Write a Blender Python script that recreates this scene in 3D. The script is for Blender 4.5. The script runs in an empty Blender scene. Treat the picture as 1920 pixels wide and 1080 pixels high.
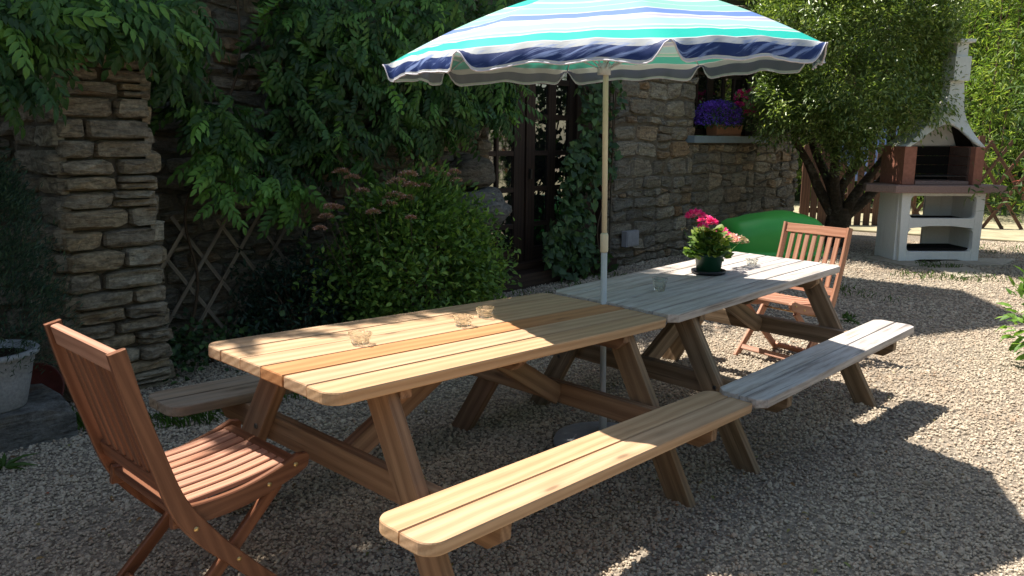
import bpy, bmesh, math, random
import numpy as np
from mathutils import Vector, Matrix, Euler
PI = math.pi
random.seed(7); np.random.seed(7)
S = bpy.context.scene
COL = S.collection

# ------------------------------------------------------------------ camera
CP = Vector((-2.1713, -2.1665, 1.4829))
CF = Vector((0.7337, 0.6542, -0.1837)).normalized()
CR = Vector((0.6666, -0.7454, 0.0079)).normalized()
CU = CR.cross(CF).normalized()
FPX = 1505.57
cam = bpy.data.cameras.new('camera'); co = bpy.data.objects.new('camera', cam); COL.objects.link(co)
co.matrix_world = Matrix(((CR.x, CU.x, -CF.x, CP.x), (CR.y, CU.y, -CF.y, CP.y), (CR.z, CU.z, -CF.z, CP.z), (0, 0, 0, 1)))
cam.sensor_width = 36; cam.lens = 36 * FPX / 1920; cam.shift_x = -2.8 / 1920
cam.clip_start = 0.05; cam.clip_end = 400
S.camera = co
# ------------------------------------------------------------------ light
SUNV = Vector((-0.14, 0.47, 1.0)).normalized()          # towards the sun
w = bpy.data.worlds.new("World"); S.world = w; w.use_nodes = True
nt = w.node_tree; nt.nodes.clear()
sky = nt.nodes.new('ShaderNodeTexSky'); sky.sky_type = 'NISHITA'; sky.sun_disc = False
sky.sun_elevation = math.asin(SUNV.z)
sky.sun_rotation = math.atan2(SUNV.x, SUNV.y)
bg = nt.nodes.new('ShaderNodeBackground'); bg.inputs[1].default_value = 0.105
wo = nt.nodes.new('ShaderNodeOutputWorld')
tint = nt.nodes.new('ShaderNodeMixRGB'); tint.blend_type = 'MULTIPLY'; tint.inputs[0].default_value = 1; tint.inputs[2].default_value = (1, .91, .78, 1)
nt.links.new(sky.outputs[0], tint.inputs[1]); nt.links.new(tint.outputs[0], bg.inputs[0]); nt.links.new(bg.outputs[0], wo.inputs[0])
sl = bpy.data.lights.new('sun', 'SUN'); sl.energy = 5.0; sl.angle = math.radians(0.53); sl.color = (1, .93, .82)
so = bpy.data.objects.new('sun', sl); COL.objects.link(so)
so.rotation_euler = SUNV.to_track_quat('Z', 'Y').to_euler(); so.location = (0, 0, 8)
S.view_settings.view_transform = 'Standard'; S.view_settings.look = 'None'
S.view_settings.exposure = 1.0; S.view_settings.gamma = 1; S.view_settings.use_curve_mapping = False
S.render.engine = 'CYCLES'
S.cycles.max_bounces = 8; S.cycles.transparent_max_bounces = 12

# ------------------------------------------------------------------ helpers
def ray(px, py):
    return CF * FPX + CR * (px - 962.8) - CU * (py - 540)
def on_y(px, py, y):
    d = ray(px, py); return CP + d * ((y - CP.y) / d.y)
def on_x(px, py, x):
    d = ray(px, py); return CP + d * ((x - CP.x) / d.x)
def on_z(px, py, z=0.0):
    d = ray(px, py); return CP + d * ((z - CP.z) / d.z)
def at_depth(px, py, D):
    d = ray(px, py); return CP + d * (D / FPX)

def link(o, parent=None):
    COL.objects.link(o)
    if parent is not None: o.parent = parent
    return o
def mesh_data(name, vs, fs, smooth=False):
    me = bpy.data.meshes.new(name)
    me.from_pydata([tuple(v) for v in vs], [], [tuple(f) for f in fs]); me.update()
    if smooth: me.polygons.foreach_set('use_smooth', [True] * len(me.polygons))
    return me
def obj(name, me, mat=None, parent=None, mw=None, loc=None, rot=None, scale=None):
    o = bpy.data.objects.new(name, me)
    if mat is not None and me is not None and len(me.materials) == 0: me.materials.append(mat)
    link(o, parent)
    if mw is not None: o.matrix_basis = mw
    if loc is not None: o.location = loc
    if rot is not None: o.rotation_euler = rot
    if scale is not None: o.scale = scale
    return o
def tag(o, label=None, cat=None, group=None, kind=None):
    if label: o['label'] = label
    if cat: o['category'] = cat
    if group: o['group'] = group
    if kind: o['kind'] = kind
    return o
def thing(name, label, cat, loc=(0, 0, 0), rot=(0, 0, 0), group=None):
    o = bpy.data.objects.new(name, None); link(o); o.location = loc; o.rotation_euler = rot
    o.empty_display_size = .1
    return tag(o, label, cat, group)

class MB:
    def __init__(s): s.v = []; s.f = []
    def add(s, vs, fs, M=None):
        b = len(s.v)
        s.v += [tuple(M @ Vector(v)) if M is not None else tuple(v) for v in vs]
        s.f += [tuple(b + i for i in f) for f in fs]
    def box(s, x0, x1, y0, y1, z0, z1, M=None):
        vs = [(x, y, z) for z in (z0, z1) for y in (y0, y1) for x in (x0, x1)]
        s.add(vs, [(0, 2, 3, 1), (4, 5, 7, 6), (0, 1, 5, 4), (2, 6, 7, 3), (0, 4, 6, 2), (1, 3, 7, 5)], M)
    def slab(s, poly, z0, z1, c=0.003, M=None):
        """extruded CCW polygon with chamfered rims"""
        n = len(poly); P = [Vector(p) for p in poly]
        def off(d):
            out = []
            for i in range(n):
                a, b, cc = P[i - 1], P[i], P[(i + 1) % n]
                e1 = (b - a).normalized(); e2 = (cc - b).normalized()
                n1 = Vector((-e1.y, e1.x)); n2 = Vector((-e2.y, e2.x))
                m = (n1 + n2); m = m / max(m.length_squared, .3) * 2
                out.append(b + m * d * .5 * 1.0 if m.length < 3 else b + n1 * d)
            return out
        In = off(c)
        rings = [(In, z0), (P, z0 + c), (P, z1 - c), (In, z1)]
        vs = [(p[0], p[1], z) for R, z in rings for p in R]; fs = []
        for k in range(3):
            for i in range(n):
                j = (i + 1) % n
                fs.append((k * n + i, k * n + j, (k + 1) * n + j, (k + 1) * n + i))
        fs.append(tuple(reversed(range(n)))); fs.append(tuple(range(3 * n, 4 * n)))
        s.add(vs, fs, M)
    def tube(s, pts, rad, n=10, cap=True):
        pts = [Vector(p) for p in pts]; m = len(pts)
        if not hasattr(rad, '__len__'): rad = [rad] * m
        vs = []; fs = []; up = Vector((0, 0, 1))
        t0 = (pts[1] - pts[0]).normalized()
        a = t0.orthogonal().normalized()
        for i, p in enumerate(pts):
            t = (pts[min(i + 1, m - 1)] - pts[max(i - 1, 0)]).normalized()
            a = (a - t * a.dot(t)).normalized(); b = t.cross(a)
            for k in range(n):
                q = 2 * PI * k / n
                vs.append(p + (a * math.cos(q) + b * math.sin(q)) * rad[i])
        for i in range(m - 1):
            for k in range(n):
                k2 = (k + 1) % n
                fs.append((i * n + k, i * n + k2, (i + 1) * n + k2, (i + 1) * n + k))
        if cap:
            fs.append(tuple(reversed(range(n)))); fs.append(tuple((m - 1) * n + k for k in range(n)))
        s.add(vs, fs)
    def lathe(s, prof, n=24, M=None, wob=None):
        """prof list of (r,z)"""
        vs = []; fs = []
        for i, (r, z) in enumerate(prof):
            for k in range(n):
                q = 2 * PI * k / n; rr = r * (1 + (wob(q, i) if wob else 0))
                vs.append((rr * math.cos(q), rr * math.sin(q), z))
        for i in range(len(prof) - 1):
            for k in range(n):
                k2 = (k + 1) % n
                fs.append((i * n + k, i * n + k2, (i + 1) * n + k2, (i + 1) * n + k))
        s.add(vs, fs, M)
    def obj(s, name, mat, parent=None, smooth=False, **k):
        return obj(name, mesh_data(name, s.v, s.f, smooth), mat, parent, **k)

def round_rect(l, w_, radii, seg=6):
    """CCW, centred; radii for corners (+x+y, -x+y, -x-y, +x-y)"""
    out = []
    for (sx, sy, a0), r in zip(((1, 1, 0), (-1, 1, 90), (-1, -1, 180), (1, -1, 270)), radii):
        cx, cy = sx * (l / 2 - r), sy * (w_ / 2 - r)
        if r < 1e-4: out.append((cx, cy)); continue
        n = 1 if seg == 1 else seg
        for k in range(n + 1):
            a = math.radians(a0 + 90 * k / n); out.append((cx + r * math.cos(a), cy + r * math.sin(a)))
    return out

def auto_smooth(o, ang=40):
    me = o.data
    me.polygons.foreach_set('use_smooth', [True] * len(me.polygons))
    try: me.set_sharp_from_angle(angle=math.radians(ang))
    except Exception: pass
    return o

# ------------------------------------------------------------------ node material helper
class NT:
    def __init__(s, name):
        s.m = bpy.data.materials.new(name); s.m.use_nodes = True; s.t = s.m.node_tree
        s.t.nodes.clear(); s.out = s.n('OutputMaterial')
    def n(s, t, **k):
        nd = s.t.nodes.new('ShaderNode' + t)
        for a, b in k.items(): setattr(nd, a, b)
        return nd
    def l(s, a, b): s.t.links.new(a, b)
    def tc(s, kind='Object', scale=(1, 1, 1), rnd=0.0):
        c = s.n('TexCoord'); mp = s.n('Mapping'); mp.inputs['Scale'].default_value = scale
        s.l(c.outputs[kind], mp.inputs['Vector'])
        if rnd:
            oi = s.n('ObjectInfo'); mu = s.n('VectorMath', operation='SCALE'); mu.inputs[0].default_value = (rnd, rnd * .7, rnd * 1.3)
            s.l(oi.outputs['Random'], mu.inputs['Scale']); s.l(mu.outputs[0], mp.inputs['Location'])
        return mp.outputs[0]
    def noise(s, v, scale, detail=4, rough=.6, dist=0, col=False):
        nd = s.n('TexNoise'); nd.inputs['Scale'].default_value = scale; nd.inputs['Detail'].default_value = detail
        nd.inputs['Roughness'].default_value = rough; nd.inputs['Distortion'].default_value = dist
        s.l(v, nd.inputs['Vector']); return nd.outputs['Color' if col else 'Fac']
    def ramp(s, f, stops, interp='LINEAR'):
        r = s.n('ValToRGB'); r.color_ramp.interpolation = interp
        el = r.color_ramp.elements
        while len(el) > 1: el.remove(el[-1])
        for i, (p, c) in enumerate(stops):
            e = el[0] if i == 0 else el.new(p)
            e.position = p; e.color = (c[0], c[1], c[2], 1) if hasattr(c, '__len__') else (c, c, c, 1)
        s.l(f, r.inputs[0]); return r.outputs[0]
    def mix(s, f, a, b, mode='MIX'):
        m = s.n('MixRGB', blend_type=mode)
        for inp, v in ((m.inputs[0], f), (m.inputs[1], a), (m.inputs[2], b)):
            if isinstance(v, bpy.types.NodeSocket): s.l(v, inp)
            elif hasattr(v, '__len__'): inp.default_value = (v[0], v[1], v[2], 1)
            else: inp.default_value = v
        return m.outputs[0]
    def math(s, op, a, b=0.0):
        m = s.n('Math', operation=op)
        for inp, v in ((m.inputs[0], a), (m.inputs[1], b)):
            if isinstance(v, bpy.types.NodeSocket): s.l(v, inp)
            else: inp.default_value = v
        return m.outputs[0]
    def rand(s): return s.n('ObjectInfo').outputs['Random']
    def bump(s, h, strength=.3, dist=.01, nrm=None):
        b = s.n('Bump'); b.inputs['Strength'].default_value = strength; b.inputs['Distance'].default_value = dist
        s.l(h, b.inputs['Height'])
        if nrm is not None: s.l(nrm, b.inputs['Normal'])
        return b.outputs[0]
    def bsdf(s, col, rough=.7, nrm=None, spec=.4, **k):
        p = s.n('BsdfPrincipled')
        for key, v in (('Base Color', col), ('Roughness', rough)):
            if isinstance(v, bpy.types.NodeSocket): s.l(v, p.inputs[key])
            elif hasattr(v, '__len__'): p.inputs[key].default_value = (v[0], v[1], v[2], 1)
            else: p.inputs[key].default_value = v
        p.inputs['Specular IOR Level'].default_value = spec
        for kk, v in k.items(): p.inputs[kk.replace('_', ' ')].default_value = v
        if nrm is not None: s.l(nrm, p.inputs['Normal'])
        s.l(p.outputs[0], s.out.inputs[0]); return p
def flat(name, c, rough=.6, spec=.4, var=.12, scale=20, bump=.1, **k):
    t = NT(name); v = t.tc(); nz = t.noise(v, scale, 5)
    d = tuple(max(0, x * (1 - var)) for x in c); e = tuple(min(1, x * (1 + var)) for x in c)
    col = t.ramp(nz, [(.3, d), (.7, e)])
    t.bsdf(col, rough, t.bump(nz, bump, .005), spec, **k); return t.m

# ------------------------------------------------------------------ materials
def wood(name, light, dark, tintr, grain=1.0, rough=.65, crack=None, knots=True, weather=None):
    """boards are built with their length along local X"""
    t = NT(name)
    v = t.tc('Object', (1, 1, 1), 9.0)
    def vs(sc):
        m = t.n('Mapping'); m.inputs['Scale'].default_value = sc; t.l(v, m.inputs['Vector']); return m.outputs[0]
    warp = t.noise(vs((1.0, 4, 4)), 1.0, 3, .5, 0, True)
    va = t.n('VectorMath', operation='MULTIPLY_ADD'); t.l(warp, va.inputs[0]); va.inputs[1].default_value = (.0, .06, .06); t.l(vs((1, 1, 1)), va.inputs[2])
    wv = t.n('TexWave', wave_type='RINGS', rings_direction='X'); wv.inputs['Scale'].default_value = 13 * grain
    wv.inputs['Distortion'].default_value = 1.1; wv.inputs['Detail'].default_value = 2; wv.inputs['Detail Scale'].default_value = 1.0
    mp = t.n('Mapping'); mp.inputs['Location'].default_value = (0, .11, .06); mp.inputs['Scale'].default_value = (.07, 1, 1)
    t.l(va.outputs[0], mp.inputs['Vector']); t.l(mp.outputs[0], wv.inputs['Vector'])
    fine = t.noise(vs((4, 130, 130)), 1.0, 4, .6)
    blot = t.noise(vs((2.2, 9, 9)), 1.0, 3, .5)
    f = t.math('ADD', t.math('MULTIPLY', wv.outputs['Fac'], .34), t.math('MULTIPLY', fine, .66))
    col = t.ramp(f, [(.22, dark), (.75, light)])
    col = t.mix(t.math('MULTIPLY', t.ramp(blot, [(.45, 0), (.75, 1)]), .45), col, tuple(a * b for a, b in zip(dark, (1.05, .95, .9))))
    h = f
    if knots:
        kv = t.n('Mapping'); kv.inputs['Scale'].default_value = (2.2, 8.5, .02); t.l(va.outputs[0], kv.inputs['Vector'])
        vo = t.n('TexVoronoi'); vo.inputs['Scale'].default_value = .95; t.l(kv.outputs[0], vo.inputs['Vector'])
        kn = t.ramp(vo.outputs['Distance'], [(.0, 1), (.05, .9), (.09, .35), (.15, .12), (.24, 0)])
        col = t.mix(t.math('MULTIPLY', kn, .8), col, tuple(x * .42 for x in dark))
    r = t.rand()
    col = t.mix(1.0, col, t.ramp(r, tintr), 'MULTIPLY')
    if weather:
        ww = t.noise(vs((3, 22, 22)), 1.0, 6, .7)
        col = t.mix(t.ramp(ww, [(.42, 0), (.62, weather[1])]), col, weather[0])
        big = t.noise(vs((1.5, 4, 4)), 1.0, 4, .6)
        col = t.mix(t.math('MULTIPLY', t.ramp(big, [(.5, 0), (.7, 1)]), .2), col, tuple(x * .55 for x in weather[0]))
    if crack:
        cr = t.noise(vs((1.6, 60, 60)), 1.0, 3, .55)
        cf = t.ramp(cr, [(.60, 0), (.68, 1)])
        col = t.mix(t.math('MULTIPLY', cf, crack), col, tuple(x * .3 for x in dark))
        h = t.math('SUBTRACT', f, t.math('MULTIPLY', cf, .8))
    t.bsdf(col, rough, t.bump(h, .28, .003), .3); return t.m

M = {}
M['pine'] = wood('honey_pine', (.56, .385, .245), (.385, .245, .14), [(0, (.90, .92, .95)), (.3, (1.05, 1.04, 1.02)), (.6, (1.0, .98, .98)), (.78, (.95, .80, .62)), (.9, (1.06, 1.05, 1.0)), (1, (1.0, .95, .88))])
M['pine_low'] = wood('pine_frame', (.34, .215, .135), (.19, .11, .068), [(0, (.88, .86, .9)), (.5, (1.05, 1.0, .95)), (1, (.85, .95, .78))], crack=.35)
M['pine_orange'] = wood('orange_pine', (.52, .27, .125), (.36, .165, .07), [(0, (1, 1, 1)), (1, (1.04, 1.0, .95))])
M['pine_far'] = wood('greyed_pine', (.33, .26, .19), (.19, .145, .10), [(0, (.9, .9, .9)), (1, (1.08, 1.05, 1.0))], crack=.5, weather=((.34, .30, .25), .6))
M['grey'] = wood('weathered_wood', (.52, .475, .44), (.28, .245, .225), [(0, (.88, .88, .92)), (.5, (1.08, 1.05, 1.0)), (1, (.95, .97, 1.02))], crack=.6, weather=((.58, .555, .55), .75), knots=True)
M['grey_low'] = wood('weathered_frame', (.34, .25, .165), (.17, .115, .07), [(0, (.85, .85, .88)), (1, (1.1, 1.02, .95))], crack=.5)
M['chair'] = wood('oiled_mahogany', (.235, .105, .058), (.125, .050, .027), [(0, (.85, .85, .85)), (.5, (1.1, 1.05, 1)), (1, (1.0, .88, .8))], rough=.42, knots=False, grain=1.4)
M['chair_slat'] = wood('sunlit_mahogany_slat', (.52, .285, .20), (.36, .18, .12), [(0, (.88, .88, .88)), (.5, (1.06, 1.03, 1)), (1, (1.0, .93, .86))], rough=.5, knots=False, grain=1.4)  # lighter copy of the chair wood, sunlight on seat and top rail painted in
M['chair_old'] = wood('faded_mahogany', (.50, .29, .21), (.33, .165, .11), [(0, (.85, .85, .85)), (.5, (1.1, 1.05, 1)), (1, (1.0, .9, .8))], rough=.55, knots=False, grain=1.4)
M['dark_wood'] = wood('dark_stained_wood', (.060, .036, .026), (.028, .017, .013), [(0, (.8, .8, .8)), (1, (1.15, 1.1, 1.05))], knots=False)
M['fence'] = wood('brown_fence_wood', (.14, .078, .05), (.075, .04, .027), [(0, (.8, .8, .8)), (1, (1.2, 1.1, 1.05))], knots=False, crack=.4)
M['lath'] = wood('grey_lath', (.36, .30, .24), (.20, .165, .13), [(0, (.8, .8, .8)), (1, (1.2, 1.15, 1.1))], knots=False, crack=.5)
M['brass'] = flat('brass', (.6, .43, .2), .35, Metallic=1.0)
M['steel'] = flat('dark_bolt_steel', (.12, .11, .10), .45, Metallic=.8)

def stone_mat(name, stops, gain=1.0, moss=.25):
    t = NT(name); v = t.tc('Object', (1, 1, 1), 13.0)
    base = t.ramp(t.rand(), stops, 'LINEAR')
    st = t.n('Mapping'); st.inputs['Scale'].default_value = (3, 3, 13); t.l(v, st.inputs['Vector'])
    n1 = t.noise(st.outputs[0], 3.0, 7, .68, .6); n2 = t.noise(v, 38, 6, .72); n3 = t.noise(v, 7, 4, .6)
    c = t.mix(t.ramp(n1, [(.32, .72), (.56, 0)]), base, (.035, .028, .022))
    c = t.mix(t.ramp(n3, [(.52, 0), (.72, .55)]), c, (.33 * gain, .29 * gain, .22 * gain))
    c = t.mix(1.0, c, t.ramp(n2, [(.3, (.6, .6, .6)), (.7, (1.35, 1.35, 1.35))]), 'MULTIPLY')
    rs = t.noise(v, 4.5, 3, .5)
    c = t.mix(t.ramp(rs, [(.60, 0), (.74, .55)]), c, (.22 * gain, .11 * gain, .045 * gain))
    hh = t.math('ADD', t.math('MULTIPLY', n1, 1.3), t.math('MULTIPLY', n2, .6))
    t.bsdf(c, .88, t.bump(hh, 1.0, .035), .2); return t.m
STOPS = [(0, (.21, .185, .15)), (.2, (.34, .29, .22)), (.4, (.25, .23, .195)), (.55, (.45, .385, .285)), (.7, (.29, .25, .195)), (.82, (.44, .29, .165)), (.92, (.54, .47, .36)), (1, (.26, .235, .20))]
M['stone'] = stone_mat('schist_rubble', STOPS)
M['stone_pale'] = stone_mat('pale_pillar_stone', [(0, (.34, .29, .21)), (.3, (.52, .43, .31)), (.5, (.38, .32, .24)), (.7, (.58, .44, .27)), (.85, (.45, .39, .29)), (1, (.62, .54, .40))])
def mortar():
    t = NT('old_mortar'); v = t.tc()
    n1 = t.noise(v, 9, 7, .7); n2 = t.noise(v, 60, 4, .7)
    c = t.ramp(n1, [(.3, (.09, .075, .056)), (.7, (.23, .195, .15))])
    t.bsdf(c, .95, t.bump(t.math('ADD', n1, t.math('MULTIPLY', n2, .4)), .9, .03), .1); return t.m
M['mortar'] = mortar()
def ground_mat():
    t = NT('gravel_bed'); v = t.tc()
    n1 = t.noise(v, 1.1, 5, .6); n2 = t.noise(v, 60, 5, .75)
    vo = t.n('TexVoronoi'); vo.inputs['Scale'].default_value = 60; t.l(v, vo.inputs['Vector'])
    c = t.ramp(n2, [(.3, (.15, .125, .098)), (.7, (.36, .31, .25))])
    c = t.mix(1.0, c, t.ramp(vo.outputs['Color'], [(.1, (.55, .55, .55)), (.9, (1.3, 1.3, 1.3))]), 'MULTIPLY')
    c = t.mix(t.ramp(n1, [(.5, 0), (.75, .45)]), c, (.17, .11, .07))
    t.bsdf(c, .95, t.bump(vo.outputs['Distance'], .8, .012), .1); return t.m
M['ground'] = ground_mat()
def gravel_mat():
    t = NT('crushed_gravel'); r = t.rand(); v = t.tc('Object', (1, 1, 1), 3)
    c = t.ramp(r, [(0, (.37, .31, .24)), (.25, (.48, .405, .315)), (.5, (.57, .485, .375)), (.75, (.44, .375, .295)), (.9, (.64, .56, .44)), (1, (.46, .33, .24))])
    n = t.noise(v, 1.4, 4, .7)
    c = t.mix(1.0, c, t.ramp(n, [(.3, (.78, .78, .78)), (.7, (1.10, 1.10, 1.10))]), 'MULTIPLY')
    g_ = t.n('NewGeometry'); pn = t.noise(g_.outputs['Position'], .9, 4, .6); c = t.mix(t.ramp(pn, [(.48, 0), (.72, .55)]), c, (.30, .215, .15))
    t.bsdf(c, .9, None, .2); return t.m
M['gravel'] = gravel_mat()

def leaf_mat(name, stops, trans=.35, rough=.5, gloss=.35):
    t = NT(name); a = t.n('Attribute'); a.attribute_name = 'rnd'
    if trans < 0: f = t.rand()
    f = a.outputs['Fac']
    c = t.ramp(f, stops)
    nz = t.noise(t.tc(), 25, 3)
    c = t.mix(1.0, c, t.ramp(nz, [(.3, (.85, .85, .85)), (.7, (1.1, 1.1, 1.1))]), 'MULTIPLY')
    p = t.n('BsdfPrincipled'); t.l(c, p.inputs['Base Color']); p.inputs['Roughness'].default_value = rough; p.inputs['Specular IOR Level'].default_value = gloss
    tr = t.n('BsdfTranslucent'); t.l(t.mix(1.0, c, (1.5, 1.6, .7), 'MULTIPLY'), tr.inputs[0])
    mx = t.n('MixShader'); mx.inputs[0].default_value = abs(trans)
    t.l(p.outputs[0], mx.inputs[1]); t.l(tr.outputs[0], mx.inputs[2]); t.l(mx.outputs[0], t.out.inputs[0]); return t.m
G = lambda r, g, b: (r, g, b)
M['wist'] = leaf_mat('wisteria_leaf', [(0, G(.020, .050, .016)), (.45, G(.042, .105, .026)), (.75, G(.09, .20, .040)), (1, G(.20, .40, .075))], .25)
M['spirea'] = leaf_mat('shrub_leaf', [(0, G(.07, .13, .035)), (.5, G(.15, .27, .055)), (.85, G(.26, .41, .08)), (1, G(.38, .48, .11))], .3)
M['fern'] = leaf_mat('dark_shrub_leaf', [(0, G(.018, .040, .028)), (.6, G(.030, .062, .040)), (1, G(.05, .09, .05))], .2)
M['conifer'] = leaf_mat('conifer_spray', [(0, G(.025, .055, .038)), (.6, G(.045, .09, .055)), (1, G(.08, .14, .075))], .15)
M['tree'] = leaf_mat('willow_leaf', [(0, G(.06, .10, .028)), (.5, G(.13, .20, .05)), (.8, G(.25, .33, .09)), (1, G(.5, .54, .2))], .28, .35, .7)
M['bamboo'] = leaf_mat('bamboo_leaf', [(0, G(.07, .13, .03)), (.5, G(.13, .21, .04)), (.85, G(.22, .30, .06)), (1, G(.36, .40, .11))], .4)
M['photinia'] = leaf_mat('photinia_leaf', [(0, G(.04, .085, .025)), (.55, G(.08, .15, .035)), (.8, G(.14, .20, .05)), (.88, G(.38, .10, .06)), (1, G(.45, .09, .07))], .3)
M['laurel'] = leaf_mat('laurel_leaf', [(0, G(.09, .19, .035)), (.6, G(.15, .29, .05)), (1, G(.22, .36, .08))], .35)
M['vine'] = leaf_mat('vine_leaf', [(0, G(.035, .07, .033)), (.6, G(.06, .12, .045)), (1, G(.11, .20, .06))], .2)
M['geran'] = leaf_mat('geranium_leaf', [(0, G(.06, .12, .025)), (.6, G(.12, .21, .04)), (1, G(.28, .36, .09))], .35)
M['weed'] = leaf_mat('weed_leaf', [(0, G(.05, .10, .02)), (1, G(.12, .22, .04))], .3)
M['pinkfl'] = leaf_mat('hot_pink_petal', [(0, G(.72, .02, .28)), (.6, G(.88, .05, .42)), (1, G(.95, .25, .60))], .3)
M['palefl'] = leaf_mat('pale_pink_petal', [(0, G(.80, .38, .46)), (.6, G(.86, .56, .62)), (1, G(.90, .74, .74))], .3)
M['drybud'] = leaf_mat('dry_flower_bits', [(0, G(.22, .15, .10)), (.6, G(.40, .31, .22)), (1, G(.62, .54, .42))], .2)
M['violet'] = leaf_mat('violet_petal', [(0, G(.10, .04, .42)), (.6, G(.18, .08, .72)), (1, G(.34, .18, .9))], .3)
M['spfl'] = leaf_mat('faded_spirea_flower', [(0, G(.38, .19, .11)), (.6, G(.55, .30, .19)), (.85, G(.75, .45, .40)), (1, G(.9, .62, .70))], .15)
M['bark'] = stone_mat('bark', [(0, (.09, .065, .042)), (1, (.14, .105, .07))])
M['twig'] = flat('twig', (.10, .065, .04), .8)
M['white'] = flat('white_render', (.84, .84, .82), .8, .2, .06, 12, .25)
def white_mat():
    t = NT('white_render_weathered'); v = t.tc(); n1 = t.noise(v, 2.2, 6, .65); n2 = t.noise(v, 40, 4, .7)
    mp = t.n('Mapping'); mp.inputs['Scale'].default_value = (9, 9, 1.0); t.l(v, mp.inputs['Vector']); n3 = t.noise(mp.outputs[0], 1.5, 4, .6)
    c = t.ramp(n2, [(.3, (.80, .80, .78)), (.7, (.87, .87, .85))])
    c = t.mix(t.ramp(n1, [(.5, 0), (.75, .3)]), c, (.58, .56, .52)); c = t.mix(t.ramp(n3, [(.55, 0), (.75, .25)]), c, (.48, .46, .42))
    t.bsdf(c, .85, t.bump(n2, .3, .006), .2); return t.m
M['white'] = white_mat()
M['terra'] = flat('terracotta_block', (.40, .17, .12), .85, .2, .16, 25, .3)
M['worktop'] = flat('brown_worktop', (.32, .215, .19), .8, .2, .2, 60, .4)
M['soot'] = flat('soot', (.018, .016, .015), .95, .1)
M['sill'] = flat('blue_grey_sill', (.20, .25, .28), .7, .3, .1, 14, .2)
M['green_plastic'] = flat('green_plastic', (.07, .46, .07), .38, .5, .05, 8, .02)
M['pot_green'] = flat('dark_green_plastic', (.010, .060, .030), .35, .5, .1, 10, .02)
M['pot_black'] = flat('black_plastic', (.015, .016, .022), .4)
M['planter'] = flat('speckled_grey_planter', (.36, .37, .38), .8, .2, .22, 70, .5)
M['rust'] = flat('dark_red_metal', (.11, .022, .016), .55, .4, .3, 20, .3)
M['block'] = stone_mat('grey_block_stone', [(0, (.24, .235, .22)), (1, (.30, .29, .27))])
M['paving'] = flat('pale_paving', (.40, .35, .28), .9, .2, .2, 12, .5)
M['plasticbox'] = flat('grey_switch_box', (.33, .32, .34), .6)
M['pole_cream'] = flat('cream_painted_pole', (.66, .62, .48), .35, .5, .05, 10, .02)
M['pole_white'] = flat('white_painted_pole', (.55, .58, .62), .35, .5, .05, 10, .02)
M['concrete'] = flat('concrete', (.34, .35, .37), .85, .2, .12, 30, .3)
M['terracotta'] = flat('terracotta_trough', (.28, .13, .07), .8)
M['bluecloth'] = flat('pale_blue_sheet', (.28, .42, .80), .8)
M['tile'] = flat('roof_tile', (.22, .12, .08), .9)
M['render'] = flat('old_lime_render', (.20, .175, .14), .95, .1, .2, 4, .3)
M['lawn'] = flat('far_lawn', (.33, .30, .20), .95, .1, .3, 3, .4)
M['soil'] = flat('soil', (.03, .022, .016), .95, .1, .3, 40, .6)
def glass(name, col=(1, 1, 1), rough=0.0):
    t = NT(name); g = t.n('BsdfGlass'); g.inputs['Color'].default_value = (*col, 1); g.inputs['Roughness'].default_value = rough; g.inputs['IOR'].default_value = 1.45
    tr = t.n('BsdfTransparent'); mx = t.n('MixShader'); mx.inputs[0].default_value = .38; t.l(g.outputs[0], mx.inputs[1]); t.l(tr.outputs[0], mx.inputs[2]); t.l(mx.outputs[0], t.out.inputs[0]); return t.m
M['glass'] = glass('clear_glass', (.97, .98, .95))
def pane_mat():
    t = NT('dark_window_glass'); p = t.bsdf((.012, .012, .012), .03, None, .9, IOR=2.3); return t.m
M['pane'] = pane_mat()
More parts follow.
